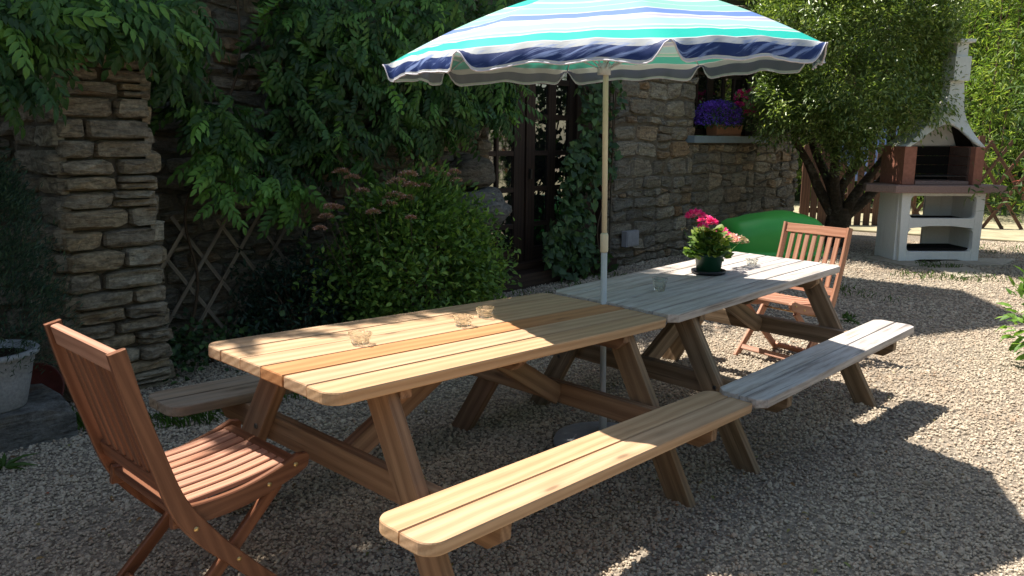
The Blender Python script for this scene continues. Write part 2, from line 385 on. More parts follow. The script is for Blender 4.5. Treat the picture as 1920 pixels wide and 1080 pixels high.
def canopy_mat():
    t = NT('striped_canopy_fabric'); uv = t.n('UVMap'); uv.uv_map = 'UVMap'; sp = t.n('SeparateXYZ'); t.l(uv.outputs[0], sp.inputs[0])
    W = (.60, .63, .66); navy = (.018, .04, .16); teal = (.015, .46, .39); mint = (.25, .56, .47); pale = (.33, .57, .63); lil = (.42, .42, .60); blue = (.14, .24, .55)
    st = [(0, W), (.10, mint), (.18, W), (.22, blue), (.30, W), (.36, teal), (.46, W), (.48, mint), (.54, W), (.56, mint), (.625, W), (.63, mint), (.695, W), (.705, blue), (.762, W), (.776, lil), (.80, W), (.815, pale), (.872, W), (.882, mint), (.905, W), (.915, teal), (.990, W)]
    # v is stored scaled by 1/1.2 so the flap (1.0..1.09) fits as well
    st = [(p / 1.2, c) for p, c in st] + [(1.026 / 1.2, navy), (1.074 / 1.2, W)]
    c = t.ramp(sp.outputs['Y'], st, 'CONSTANT')
    c0 = c
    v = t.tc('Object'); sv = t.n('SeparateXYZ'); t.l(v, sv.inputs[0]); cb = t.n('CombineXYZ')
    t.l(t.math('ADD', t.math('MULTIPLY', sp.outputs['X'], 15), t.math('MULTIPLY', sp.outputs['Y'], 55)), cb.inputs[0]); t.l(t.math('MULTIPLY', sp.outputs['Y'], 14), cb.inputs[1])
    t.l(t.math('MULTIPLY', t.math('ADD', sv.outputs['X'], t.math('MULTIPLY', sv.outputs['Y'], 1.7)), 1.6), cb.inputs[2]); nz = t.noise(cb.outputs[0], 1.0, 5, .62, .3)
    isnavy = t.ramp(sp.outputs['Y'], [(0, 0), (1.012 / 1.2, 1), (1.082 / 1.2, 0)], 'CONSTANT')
    c = t.mix(t.math('MULTIPLY', t.ramp(nz, [(.52, 0), (.62, .8)]), isnavy), c, (.28, .38, .70))  # pale blue sky sheen painted as streaks into the navy flap band
    weave = t.noise(v, 400, 2)
    nb = t.bump(t.math('ADD', t.math('MULTIPLY', nz, .3), t.math('MULTIPLY', weave, .1)), .25, .01)
    d = t.n('BsdfPrincipled'); t.l(c, d.inputs['Base Color']); d.inputs['Roughness'].default_value = .55; d.inputs['Specular IOR Level'].default_value = .3; t.l(nb, d.inputs['Normal'])
    tr = t.n('BsdfTranslucent'); t.l(t.mix(1.0, c0, (.80, .80, .68), 'MULTIPLY'), tr.inputs[0])
    mx = t.n('MixShader'); mx.inputs[0].default_value = .19
    # the inner side of the cloth mixes the stripe colours half with grey-green
    ge = t.n('NewGeometry'); inn = t.n('BsdfDiffuse'); t.l(t.mix(.5, c0, (.42, .42, .36)), inn.inputs[0])
    mb = t.n('MixShader'); t.l(ge.outputs['Backfacing'], mb.inputs[0]); t.l(d.outputs[0], mb.inputs[1]); t.l(inn.outputs[0], mb.inputs[2])
    t.l(mb.outputs[0], mx.inputs[1]); t.l(tr.outputs[0], mx.inputs[2]); t.l(mx.outputs[0], t.out.inputs[0]); return t.m
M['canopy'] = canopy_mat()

# ------------------------------------------------------------------ ground
def build_ground():
    # one sheet, fine near, reaching far
    xs = sorted(set([-60, -30, -15, -8] + list(np.arange(-5, 18.01, .5)) + [25, 40, 80, 150]))
    ys = sorted(set([-80, -40, -20, -10] + list(np.arange(-6, 8.01, .5)) + [15, 30, 60, 120]))
    vs = [(x, y, 0) for y in ys for x in xs]; n = len(xs)
    fs = [(j * n + i, j * n + i + 1, (j + 1) * n + i + 1, (j + 1) * n + i) for j in range(len(ys) - 1) for i in range(n - 1)]
    g = obj('gravel_ground', mesh_data('gravel_ground', vs, fs), M['ground']); tag(g, kind='structure')
    return g
ground = build_ground()
lw = MB(); lw.slab([(13.4, -14), (60, -14), (60, 40), (11.4, 40), (11.4, 3.7)], .0, .03, .01)
tag(lw.obj('far_lawn', M['lawn']), kind='structure')

def build_gravel():
    pebs = []
    for k in range(5):
        bm = bmesh.new(); bmesh.ops.create_icosphere(bm, subdivisions=1, radius=1)
        rs = np.random.RandomState(k + 3)
        for v_ in bm.verts:
            v_.co *= rs.uniform(.68, 1.12); v_.co.z *= .62; v_.co.y *= .82
        me = bpy.data.meshes.new('pebble_shape'); bm.to_mesh(me); bm.free(); me.materials.append(M['gravel'])
        o = bpy.data.objects.new('pebble_shape', me); pebs.append(o)
    pc = bpy.data.collections.new('pebble_shapes')
    for o in pebs: pc.objects.link(o)
    pts = []; sz = []
    rs = np.random.RandomState(5)
    def band(x0, x1, y0, y1, dens, s0, s1, keep=None):
        n = int((x1 - x0) * (y1 - y0) * dens)
        P = np.stack([rs.uniform(x0, x1, n), rs.uniform(y0, y1, n)], 1); s = rs.uniform(s0, s1, n) * (1 + (rs.rand(n) < .03) * .9)
        # only what the lens or its neighbours can see
        d = P - np.array([CP.x, CP.y]); cfh = np.array([.746, .666]); crh = np.array([.666, -.746])
        zf = d @ cfh; xr = d @ crh; m = (zf > 1.2) & (np.abs(xr) < zf * .72 + 1.0)
        m &= rs.rand(n) < .80 + .30 * np.sin(P[:, 0] * 2.3 + np.sin(P[:, 1] * 3)) * np.sin(P[:, 1] * 2.9 + 1.3 * np.sin(P[:, 0] * 1.7))
        if keep is not None: m &= keep(P, zf)
        pts.append(P[m]); sz.append(s[m])
    near = lambda P, z: z < 3.6
    mid = lambda P, z: (z >= 3.6) & (z < 6.2)
    far = lambda P, z: (z >= 6.2) & (z < 12)
    band(-3.5, 6, -4.5, 3.1, 7600, .0038, .0108, near)
    band(-3.5, 9, -4.5, 3.1, 4300, .0055, .0125, mid)
    band(0, 13.5, -6, 4.5, 1700, .008, .016, far)
    P = np.concatenate(pts); s = np.concatenate(sz)
    me = bpy.data.meshes.new('gravel'); V = np.zeros((len(P), 3), np.float32); V[:, :2] = P
    V[:, 2] = rs.uniform(-.003, .009, len(P))
    me.vertices.add(len(P)); me.vertices.foreach_set('co', V.ravel())
    at = me.attributes.new('sz', 'FLOAT', 'POINT'); at.data.foreach_set('value', s.astype(np.float32))
    ra = me.attributes.new('rot', 'FLOAT_VECTOR', 'POINT')
    rot = rs.uniform(-.6, .6, (len(P), 3)); rot[:, 2] = rs.uniform(0, 6.28, len(P)); ra.data.foreach_set('vector', rot.astype(np.float32).ravel())
    o = obj('gravel', me); tag(o, kind='stuff')
    o['label'] = 'beige crushed gravel covering the terrace'
    gn = bpy.data.node_groups.new('gravel_scatter', 'GeometryNodeTree')
    gn.interface.new_socket('Geometry', in_out='INPUT', socket_type='NodeSocketGeometry')
    gn.interface.new_socket('Geometry', in_out='OUTPUT', socket_type='NodeSocketGeometry')
    N = gn.nodes; i = N.new('NodeGroupInput'); out = N.new('NodeGroupOutput'); ip = N.new('GeometryNodeInstanceOnPoints')
    ci = N.new('GeometryNodeCollectionInfo'); ci.inputs['Collection'].default_value = pc; ci.inputs['Separate Children'].default_value = True; ci.inputs['Reset Children'].default_value = True
    a1 = N.new('GeometryNodeInputNamedAttribute'); a1.data_type = 'FLOAT'; a1.inputs[0].default_value = 'sz'
    a2 = N.new('GeometryNodeInputNamedAttribute'); a2.data_type = 'FLOAT_VECTOR'; a2.inputs[0].default_value = 'rot'
    L = gn.links.new
    L(i.outputs[0], ip.inputs['Points']); L(ci.outputs[0], ip.inputs['Instance']); ip.inputs['Pick Instance'].default_value = True
    L(a1.outputs[0], ip.inputs['Scale']); L(a2.outputs[0], ip.inputs['Rotation']); L(ip.outputs[0], out.inputs[0])
    md = o.modifiers.new('scatter', 'NODES'); md.node_group = gn
build_gravel()

# ------------------------------------------------------------------ rubble stones
def stone_mesh(rs, quad, depth=.05, proud=.02):
    """quad = 4 corners (x,z) CCW seen from the front (-y); returns verts/faces round their centre"""
    q = [Vector(p) for p in quad]; c = sum(q, Vector((0, 0))) / 4
    ring = []
    for i in range(4):
        a, b = q[i], q[(i + 1) % 4]
        for f in (.0, .13 + rs.uniform(-.09, .09), .86 + rs.uniform(-.09, .09)):
            if f == 0.0: continue
            p = a.lerp(b, f)
            ring.append(p + (c - p) * rs.uniform(.0, .07))
        # cut corner
    R = []
    for p in ring:
        R.append(p - c)
    n = len(R); vs = []; fs = []
    shift = rs.uniform(-.022, .014)
    for p in R: vs.append((p.x, depth, p.y))                       # back ring in the mortar
    for p in R: vs.append((p.x * rs.uniform(.97, 1.02), rs.uniform(-.006, .010) + shift, p.y * rs.uniform(.94, 1.03)))
    for p in R: vs.append((p.x * rs.uniform(.86, .96), -proud * rs.uniform(.4, 1.3) + shift, p.y * rs.uniform(.78, .95)))
    k = 3 * n
    for p in R[::2]: vs.append((p.x * .5 + rs.uniform(-.01, .01), -proud * rs.uniform(.5, 1.9) + shift, p.y * .45 + rs.uniform(-.01, .01)))
    for r in range(2):
        for i in range(n):
            j = (i + 1) % n; fs.append((r * n + i, r * n + j, (r + 1) * n + j, (r + 1) * n + i))
    m = len(R[::2])
    for i in range(m):
        a = 2 * n + 2 * i; b = 2 * n + (2 * i + 1) % n; cc = 2 * n + (2 * i + 2) % n
        fs.append((a, b, k + i)); fs.append((b, cc, k + (i + 1) % m, k + i))
    fs.append(tuple(k + i for i in range(m)))
    return c, vs, fs

def rubble(x0, x1, z0, z1, rs, hmin, hmax, wmin, wmax, joint=.012, skip=None):
    """rows of wavy courses; yields quads"""
    z = z0; zs = [z0]
    while z < z1 - hmin * .5:
        z += rs.uniform(hmin, hmax); zs.append(min(z, z1))
    if z1 - zs[-1] > 1e-3: zs.append(z1)
    ph = [rs.uniform(0, 6) for _ in zs]; am = [0] + [rs.uniform(.35, .55) * hmin for _ in zs[1:-1]] + [0]
    zf = lambda i, x: zs[i] + am[min(i, len(am) - 1)] * math.sin(x * 3.1 + ph[i]) * math.sin(x * 7.7 + ph[i] * 2)
    for i in range(len(zs) - 1):
        x = x0; h = zs[i + 1] - zs[i]
        while x < x1 - .01:
            ww = min(wmax, max(wmin, h * rs.uniform(1.0, 3.2)))
            xe = x + ww
            if x1 - xe < wmin * .7: xe = x1
            s1 = rs.uniform(-.18, .18) * h if xe < x1 else 0
            a = (x + joint / 2, zf(i, x) + joint / 2); b = (xe - s1 - joint / 2, zf(i, xe) + joint / 2)
            c = (xe + s1 - joint / 2, zf(i + 1, xe) - joint / 2); d = (x + joint / 2, zf(i + 1, x) - joint / 2)
            mx, mz = (x + xe) / 2, (zs[i] + zs[i + 1]) / 2
            if not (skip and skip(mx, mz)):
                if h > hmax * .72 and ww < wmax * .7 and rs.rand() < .6:      # split high stone in two
                    e = ((a[0] + d[0]) / 2, (a[1] * .45 + d[1] * .55)); f = ((b[0] + c[0]) / 2, (b[1] * .55 + c[1] * .45))
                    yield [a, b, (f[0], f[1] - joint / 2), (e[0], e[1] - joint / 2)]
                    yield [(e[0], e[1] + joint / 2), (f[0], f[1] + joint / 2), c, d]
                else:
                    yield [a, b, c, d]
            x = xe

def lay_stones(parent, quads, y, mat, rs, maxn=298, proud=.022, prio=None, rotz=0, name='stone'):
    quads = list(quads)
    if prio: quads.sort(key=prio)
    extra = MB()
    for k, qd in enumerate(quads):
        c, vs, fs = stone_mesh(rs, qd, proud=proud)
        if k < maxn:
            me = mesh_data(name, vs, fs)
            obj(name, me, mat, parent, loc=(c.x, y, c.y))
        else:
            extra.add([(v[0] + c.x, v[1] + y, v[2] + c.y) for v in vs], fs)
    if extra.v:
        o = extra.obj('stones', mat, parent); tag(o, kind='stuff')

RS = np.random.RandomState(11)
YW = 3.15
# --- right part of the house wall, with the window
wallR = thing('house_wall', 'rubble stone house wall pierced by the small window with flowers, behind the grey table', 'wall', (0, 0, 0))
mb = MB()
WX0, WX1, WZ0, WZ1 = 7.25, 9.05, 1.53, 2.75
X0, X1, HT = 5.46, 10.62, 3.25
mb.box(X0, WX0, YW, YW + .5, -.05, HT); mb.box(WX1, X1, YW, YW + .5, -.05, HT)
mb.box(WX0, WX1, YW, YW + .5, -.05, WZ0 - .09); mb.box(WX0, WX1, YW, YW + .5, WZ1, HT)
mb.obj('mortar_core', M['mortar'], wallR)
inwin = lambda x, z: (WX0 - .12 < x < WX1 + .1 and WZ0 - .14 < z < WZ1 + .0)
def wall_quads():
    yield from rubble(X0, WX0, 0, HT, RS, .075, .23, .12, .46)
    yield from rubble(WX0, WX1, 0, WZ0 - .10, RS, .075, .21, .12, .46)
    yield from rubble(WX1, X1, 0, HT, RS, .10, .20, .14, .42)
    yield from rubble(WX0, WX1, WZ1 + .02, HT, RS, .12, .2, .2, .44)
def vis(qd):
    cx = (qd[0][0] + qd[2][0]) / 2; cz = (qd[0][1] + qd[2][1]) / 2
    return (cz > 2.45) * 10 + (cx > 9.3 and cz > 1.5) * 5 - (qd[2][0] - qd[0][0]) * (qd[2][1] - qd[0][1])
lay_stones(wallR, wall_quads(), YW, M['stone'], RS, prio=vis, proud=.03)
# quoins turning the corner at the doorway and in the window reveal
for z in np.arange(.0, 3.1, .2):
    m2 = MB(); m2.box(-.02, .012, 0, .30, .01, .185)
    o = m2.obj('reveal_stone', M['stone'], wallR, loc=(X0 - .002, YW + .02, z))
    o.rotation_euler = (0, 0, RS.uniform(-.02, .02))
wallL = thing('house_wall_left', 'dark rubble stone wall behind the wisteria and the lattice, left of the door', 'wall', (0, 0, 0))  # left section of the house wall, kept as a separate object
mb = MB(); mb.box(-5, 1.35, YW, YW + .5, -.05, 6.0); mb.box(1.35, 3.42, YW, YW + .5, -.05, 4.6); mb.obj('mortar_core', M['mortar'], wallL)
def visL(qd):
    cx = (qd[0][0] + qd[2][0]) / 2; cz = (qd[0][1] + qd[2][1]) / 2
    return 0 if (-.1 < cx < 1.5) else (2 if cx > 2.7 else 5) + abs(cx - 1)
lay_stones(wallL, rubble(-1.4, 3.42, 0, 2.75, RS, .08, .17, .12, .40), YW, M['stone'], RS, prio=visL, proud=.035)
# boulder bedded in the wall end beside the door
def blob(name, r, mat, parent, loc, seed=1, sub=3, amp=.22, rot=(0, 0, 0), flatten=None):
    bm = bmesh.new(); bmesh.ops.create_icosphere(bm, subdivisions=sub, radius=1)
    from mathutils import noise as mn
    for v_ in bm.verts:
        n_ = v_.co.normalized(); d = 1 + amp * mn.noise(n_ * 1.3 + Vector((seed * 3.1, 0, 0))) * 2 + amp * .4 * mn.noise(n_ * 4 + Vector((0, seed, 0)))
        v_.co = n_ * d
        if flatten and v_.co.z < flatten: v_.co.z = flatten
        v_.co = Vector((v_.co.x * r[0], v_.co.y * r[1], v_.co.z * r[2]))
    me = bpy.data.meshes.new(name); bm.to_mesh(me); bm.free()
    me.polygons.foreach_set('use_smooth', [True] * len(me.polygons))
    return obj(name, me, mat, parent, loc=loc, rot=rot)
b_ = blob('boulder', (.30, .2, .17), M['block'], wallL, (3.16, 2.95, .86), 4)
b_['label'] = 'large rounded grey stone sticking out of the wall beside the door'
blob('boulder', (.26, .16, .15), M['stone'], wallL, (3.05, 3.02, 1.18), 5)
# wall above and beside the doorway
mb = MB(); mb.box(3.42, X0, YW + .0, YW + .5, 2.55, 5.0)
lint = thing('wall_over_door', 'stretch of old wall above the glazed doors, mostly behind the parasol', 'wall')
mb.obj('mortar_core', M['mortar'], lint)
lay_stones(lint, rubble(3.42, X0, 2.57, 3.2, RS, .1, .18, .16, .4), YW, M['stone'], RS, proud=.03)
# taller body of the house and its gable, whose shadow falls across the gravel
hb = thing('tall_house', 'tall rendered house body rising behind the house wall, out of the picture', 'house', (4.15, 6.0, 0))
mb = MB()
mb.box(-1.3, 1.4, -2.3, 3.0, 0, 8.2); mb.obj('wall', M['render'], hb)
mb = MB(); mb.add([(-1.4, -2.4, 8.2), (1.5, -2.4, 8.2), (.05, -2.4, 10.0), (-1.4, 3.1, 8.2), (1.5, 3.1, 8.2), (.05, 3.1, 10.0)],
                 [(0, 1, 2), (5, 4, 3), (0, 2, 5, 3), (1, 4, 5, 2), (0, 3, 4, 1)])
mb.obj('roof', M['tile'], hb)

# --- pillar
pil = thing('stone_pillar', 'rough stone pillar standing against the wall left of the lattice', 'pillar')
mb = MB(); mb.box(-.565, -.065, 2.55, YW, -.05, 1.98); mb.obj('mortar_core', M['mortar'], pil)
rsp = np.random.RandomState(21)
def pq():
    z = 0; i = 0
    while z < 1.97:
        h = rsp.uniform(.06, .13)
        if z + h > 1.9: h = 2.0 - z
        xm = -.31 + rsp.uniform(-.11, .11)
        j = .005
        xl = -.575 + rsp.uniform(-.015, .02); yield [(xl, z + j), (xm - j, z + j), (xm - j + rsp.uniform(-.02, .02), z + h), (xl + rsp.uniform(-.01, .02), z + h)]
        if rsp.rand() < .3:
            hz_ = z + h * .5
            yield [(xm + j, z + j), (-.05, z + j), (-.05, hz_ - j / 2), (xm + j, hz_ - j / 2)]
            yield [(xm + j, hz_ + j / 2), (-.05, hz_ + j / 2), (-.05 - rsp.uniform(0, .02), z + h), (xm + j, z + h)]
        else:
            yield [(xm + j, z + j), (-.055 + rsp.uniform(-.03, .02), z + j), (-.055 + rsp.uniform(-.03, .02), z + h), (xm + j, z + h)]
        z += h + .002
lay_stones(pil, pq(), 2.515, M['stone_pale'], rsp, proud=.035)
z = 0
while z < 1.9:
    h = rsp.uniform(.1, .17)
    for (ya, yb) in ((2.505, 2.79), (2.80, 3.12)):
        c, vs, fs = stone_mesh(rsp, [(ya, z), (yb, z), (yb, z + h - .012), (ya, z + h - .012)], proud=.02)
        for xx, sg in ((-.575, -1), (-.052, 1)):
            me = mesh_data('stone', [(-v[1] * sg if sg == 1 else v[1], v[0] * sg, v[2]) for v in vs], fs)
            obj('stone', me, M['stone_pale'], pil, loc=(xx, c.x, c.y))
    z += h
for k, (x, z_, r) in enumerate(((-.45, 1.99, .12), (-.2, 2.0, .10), (-.33, 2.07, .09))):
    blob('stone', (r * 1.2, .15, r * .6), M['stone_pale'], pil, (x, 2.68, z_), k + 8, 2)

# ------------------------------------------------------------------ board helper (length along local X)
def board(name, mat, parent, p0, p1, width, thick, up, radii=(0, 0, 0, 0), seg=6, c=.003, label=None, ext=(0, 0)):
    """board from p0 to p1 (centre line), 'up' ~ the thin direction"""
    p0 = Vector(p0); p1 = Vector(p1); X = (p1 - p0); L = X.length; X.normalize()
    Z = Vector(up); Z = (Z - X * Z.dot(X)).normalized(); Y = Z.cross(X)
    mb = MB(); mb.slab(round_rect(L, width, radii, seg), -thick / 2, thick / 2, c)
    mw = Matrix((( X.x, Y.x, Z.x, 0), (X.y, Y.y, Z.y, 0), (X.z, Y.z, Z.z, 0), (0, 0, 0, 1)))
    mw.translation = (p0 + p1) / 2
    o = mb.obj(name, mat, parent, mw=mw)
    if label: o['label'] = label
    return o
def plate(name, mat, parent, poly, thick, origin, X, Z, c=.003, label=None):
    """polygon outline in the X / (Z cross X) plane, extruded along Z"""
    X = Vector(X).normalized(); Z = Vector(Z).normalized(); Y = Z.cross(X)
    mb = MB(); mb.slab(poly, -thick / 2, thick / 2, c)
    mw = Matrix((( X.x, Y.x, Z.x, 0), (X.y, Y.y, Z.y, 0), (X.z, Y.z, Z.z, 0), (0, 0, 0, 1))); mw.translation = Vector(origin)
    o = mb.obj(name, mat, parent, mw=mw)
    if label: o['label'] = label
    return o

# ------------------------------------------------------------------ picnic tables
def picnic_table(label, loc, rot, L, W, bench, bl, legx, mat, low, chamfer, gapw, dz=0.0):
    """top surface at local z = .74 ; loc is the point of the top plane's centre on the ground"""
    t = thing('picnic_table', label, 'picnic table', loc, rot)
    T = .038; n = 6; pw = W / n; r = .055 if not chamfer else .035; sg = 7 if not chamfer else 1
    for k in range(n):
        y = W / 2 - (k + .5) * pw
        rad = [0, 0, 0, 0]
        if k == 0: rad = [r, r, 0, 0]
        if k == n - 1: rad = [0, 0, r, r]
        jit = RS.uniform(-.0012, .0012)
        board('tabletop_plank', M['pine_orange'] if (k == 3 and not chamfer) else mat, t, (-L / 2 + RS.uniform(-.002, .002), y, .74 - T / 2 + jit), (L / 2, y, .74 - T / 2 + jit), pw - gapw, T, (0, 0, 1), rad, sg, .004)
    for s, (bi, bo), (xa, xb) in ((-1, bench[0], bl[0]), (1, bench[1], bl[1])):
        bw = (bo - bi) / 2; Z = .4546 - T / 2
        for k in range(2):
            y = s * (bi + bw * (k + .5))
            rad = [0, 0, 0, 0]
            inner = (k == 0)
            top_side = (y > 0) != inner            # which long side is outward, +y or -y
            rad = [r, r, 0, 0] if top_side else [0, 0, r, r]
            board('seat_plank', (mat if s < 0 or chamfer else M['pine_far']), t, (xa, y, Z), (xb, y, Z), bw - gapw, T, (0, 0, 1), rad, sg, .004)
    lt = .045
    for sx in (-1, 1):
        x = sx * legx[0 if sx < 0 else 1]
        for sy in (-1, 1):
            # leg: parallelogram cut level at both ends
            yt, yb = sy * .255, sy * .675; zt, zb = .702, -.03
            hw = .060
            poly = [(yb - hw, zb), (yb + hw, zb), (yt + hw, zt), (yt - hw, zt)]
            # give it its own frame along its length
            a = Vector((x, yb, zb)); b = Vector((x, yt, zt)); X = (b - a); Ln = X.length; X.normalize(); Z = Vector((1, 0, 0)); Y = Z.cross(X)
            mid = (a + b) / 2
            P = []
            for (yy, zz) in poly:
                d = Vector((x, yy, zz)) - mid; P.append((d.dot(X), d.dot(Y)))
            ar = sum(P[i][0] * P[(i + 1) % 4][1] - P[(i + 1) % 4][0] * P[i][1] for i in range(4))
            if ar < 0: P.reverse()
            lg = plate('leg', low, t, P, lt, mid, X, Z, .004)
            for f in (.36, .44):
                q = a.lerp(b, f + .12); bm_ = MB()
                bm_.lathe([(0, .004), (.009, .004), (.011, 0), (.011, -.002)], 10, Matrix.Translation((x - lt / 2 - .001, q.y + (.02 if f < .4 else -.025), q.z)) @ Matrix.Rotation(-PI / 2, 4, 'Y'))
                bm_.obj('bolt', M['steel'], t)
        # bench bearer on the inner side of the legs
        xi = x - sx * (lt + .002)
        zc = .4546 - T - .048
        c_ = .05
        hl = bench[0][1] - .02; P = [(-hl + c_, -.048), (hl - c_, -.048), (hl, -.01), (hl, .048), (-hl, .048), (-hl, -.01)]
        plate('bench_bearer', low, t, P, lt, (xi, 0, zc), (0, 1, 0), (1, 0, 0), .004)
        # batten under the top
        hl = W / 2 - .03; P = [(-hl + .04, -.035), (hl - .04, -.035), (hl, .0), (hl, .035), (-hl, .035), (-hl, .0)]
        plate('batten', low, t, P, .045, (xi, 0, .702 - .037), (0, 1, 0), (1, 0, 0), .004)
        # diagonal brace to the middle of the top
        a = Vector((xi - sx * .024, 0, zc - .01)); b = Vector((sx * .05, 0, .665))
        board('brace', low, t, a, b, .085, .045, (0, 1, 0), (0, 0, 0, 0), 6, .004)
    P = [(-hl + .04, -.035), (hl - .04, -.035), (hl, .0), (hl, .035), (-hl, .035), (-hl, .0)]
    plate('batten', low, t, P, .045, (0, .05, .702 - .037), (0, 1, 0), (1, 0, 0), .004)
    return t

L1, W1 = 1.818, .7332
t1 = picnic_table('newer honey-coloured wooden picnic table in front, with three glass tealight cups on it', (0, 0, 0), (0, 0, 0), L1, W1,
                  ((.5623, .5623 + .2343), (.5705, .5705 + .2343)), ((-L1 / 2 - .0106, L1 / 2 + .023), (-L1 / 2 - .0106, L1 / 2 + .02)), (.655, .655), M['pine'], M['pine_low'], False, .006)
Rt = Euler((.027, .0413, 0), 'XYZ'); 
# rotate about the centre of the top (z .7469)
def tilt(o, top, rx, ry, rz):
    Rm = Matrix.Rotation(rz, 4, 'Z') @ Matrix.Rotation(ry, 4, 'Y') @ Matrix.Rotation(rx, 4, 'X')
    o.matrix_basis = Matrix.Translation(top) @ Rm @ Matrix.Translation((0, 0, -.74)) 
tilt(t1, (0, 0, .7469), .027, .0413, 0)
L2, W2 = 1.7715, .7434
t2 = picnic_table('older grey weathered wooden picnic table carrying the potted geranium', (0, 0, 0), (0, 0, 0), L2, W2,
                  ((.5838, .5838 + .2343), (.5838, .5838 + .2343)), ((-L2 / 2 + .007, L2 / 2), (-L2 / 2 + .007, L2 / 2)), (.6525, .673), M['grey'], M['grey_low'], True, .007)
R2m = Matrix.Rotation(-.0522, 4, 'Z') @ Matrix.Rotation(-.0206, 4, 'Y') @ Matrix.Rotation(.0157, 4, 'X')
t2.matrix_basis = Matrix.Translation((.911, -.0231, .7205)) @ R2m @ Matrix.Translation((L2 / 2, 0, -.74))
T1 = t1.matrix_basis.copy(); T2 = t2.matrix_basis.copy()
def on_table(T, px, py):
    """point of a table's top plane seen at a pixel"""
    Ti = T.inverted(); d = (Ti.to_3x3() @ ray(px, py)); c = Ti @ CP
    k = (.741 - c.z) / d.z; return T @ (c + d * k)

# ------------------------------------------------------------------ parasol
PC = Vector((.8712, .0123, 1.8342)); PR = .9538; PA = 3.1979; PTX, PTY = .0466, -.0091
def build_parasol():
    base = Vector((.925, .0, 0))
    t = thing('parasol', 'round garden parasol with turquoise, white and navy stripes over the tables', 'parasol', base)
    H = .32
    def pt(a, rr, dz=0.0):
        x, y = rr * PR * math.cos(a), rr * PR * math.sin(a)
        tt = min(rr, 1.0)
        return Vector((PC.x + x - base.x, PC.y + y - base.y, PC.z + PTX * x + PTY * y + H * (1 - tt ** 1.6) + dz))
    # canopy: 8 panels stretched between ribs, sagging inwards between them
    NA, NR = 12, 22
    vs = []; fs = []; uv = {}
    idx = {}
    def tip(k): return PA + k * PI / 4
    def panel_pt(k, u, v):
        a = pt(tip(k), v); b = pt(tip(k + 1), v)
        p = a.lerp(b, u); s = math.sin(PI * u)
        out = 0.010 * s * v; cen = pt(0, 0); rad = (p - Vector((cen.x, cen.y, p.z))); rad.z = 0
        if rad.length > 1e-6: rad.normalize()
        p += Vector((0, 0, -.014)) * s * math.sin(PI * v) * 1.0
        p += Vector((0, 0, .014)) * s * v ** 3
        p += Vector((0, 0, .004)) * math.sin(u * 21 + k * 2) * s * v ** 4
        return p
    for k in range(8):
        for i in range(NA + 1):
            for j in range(NR + 1):
                u, v = i / NA, j / NR
                if (k, i, j) in idx: continue
                if i == 0 and k > 0: idx[(k, 0, j)] = idx[(k - 1, NA, j)]; continue
                if k == 7 and i == NA: idx[(7, NA, j)] = idx[(0, 0, j)]; continue
                idx[(k, i, j)] = len(vs); vs.append(panel_pt(k, u, v)); 
        for i in range(NA):
            for j in range(NR):
                f = (idx[(k, i, j)], idx[(k, i + 1, j)], idx[(k, i + 1, j + 1)], idx[(k, i, j + 1)])
                fs.append(f); uv[len(fs) - 1] = [(i / NA, j / NR / 1.2), ((i + 1) / NA, j / NR / 1.2), ((i + 1) / NA, (j + 1) / NR / 1.2), (i / NA, (j + 1) / NR / 1.2)]
    def mesh_uv(name, vs, fs, uv, parent, smooth=True):
        me = mesh_data(name, vs, fs, smooth); ul = me.uv_layers.new(name='UVMap')
        li = 0
        for p in me.polygons:
            for q, l_ in enumerate(p.loop_indices): ul.data[l_].uv = uv[p.index][q]
        return obj(name, me, M['canopy'], parent)
    cf = []
    for f in fs: cf.append(tuple(reversed(f)))
    for k_ in uv: uv[k_] = list(reversed(uv[k_]))
    can = mesh_uv('canopy', vs, cf, uv, t)
    # check orientation: outside must be front
    # valance: one flap per panel with its ends cut away in an inverted V at the ribs
    for k in range(8):
        vs = []; fs = []; uv = {}
        NU, NV = 40, 5
        for i in range(NU + 1):
            u = i / NU; e = min(u, 1 - u)
            top = panel_pt(k, u, 1.0)
            dp = .078 * (1 - math.exp(-(e / .055) ** 2.2)) + .004; dp *= 1 + .05 * math.sin(u * 15 + k * 1.7) - .10 * math.exp(-((u - .5) / .3) ** 2)
            c0 = pt(0, 0); rad = Vector((top.x - c0.x, top.y - c0.y, 0)).normalized()
            for j in range(NV + 1):
                v = j / NV
                fold = .005 * math.sin(u * 34 + k) * v + .003 * math.sin(u * 71 + 2 * k) * v
                p = top + Vector((0, 0, -dp * v)) + rad * (fold + .022 * math.sin(v * PI * .6))
                vs.append(p)
        for i in range(NU):
            for j in range(NV):
                a = i * (NV + 1) + j
                fs.append((a, a + 1, a + NV + 2, a + NV + 1))
                def UV(i_, j_):
                    e = min(i_ / NU, 1 - i_ / NU); 
                    full = (1 - math.exp(-(e / .055) ** 2.2))
                    return (i_ / NU, (1 + .09 * j_ / NV * 1.0 * (full * .97 + .03) + (1 - full) * .088 * (j_ / NV)) / 1.2)
                uv[len(fs) - 1] = [UV(i, j), UV(i, j + 1), UV(i + 1, j + 1), UV(i + 1, j)]
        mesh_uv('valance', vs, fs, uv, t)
        # piping along the cut edge
        edge = [Vector(vs[i * (NV + 1) + NV]) for i in range(NU + 1)]
        m3 = MB(); m3.tube(edge, .0032, 5); m3.obj('piping', M['piping'], t, True)
    # ribs and stretchers
    for k in range(8):
        a = tip(k); m3 = MB()
        m3.tube([pt(a, r_, -.008) for r_ in np.linspace(0.02, .99, 14)], .0035, 6); rb = m3.obj('rib', M['pole_white'], t, True)
        m3 = MB(); m3.tube([pt(a, .56, -.012), pt(0, 0) + Vector((math.cos(a) * .03, math.sin(a) * .03, -.36))], .0035, 6); m3.obj('stretcher', M['pole_white'], t, True)
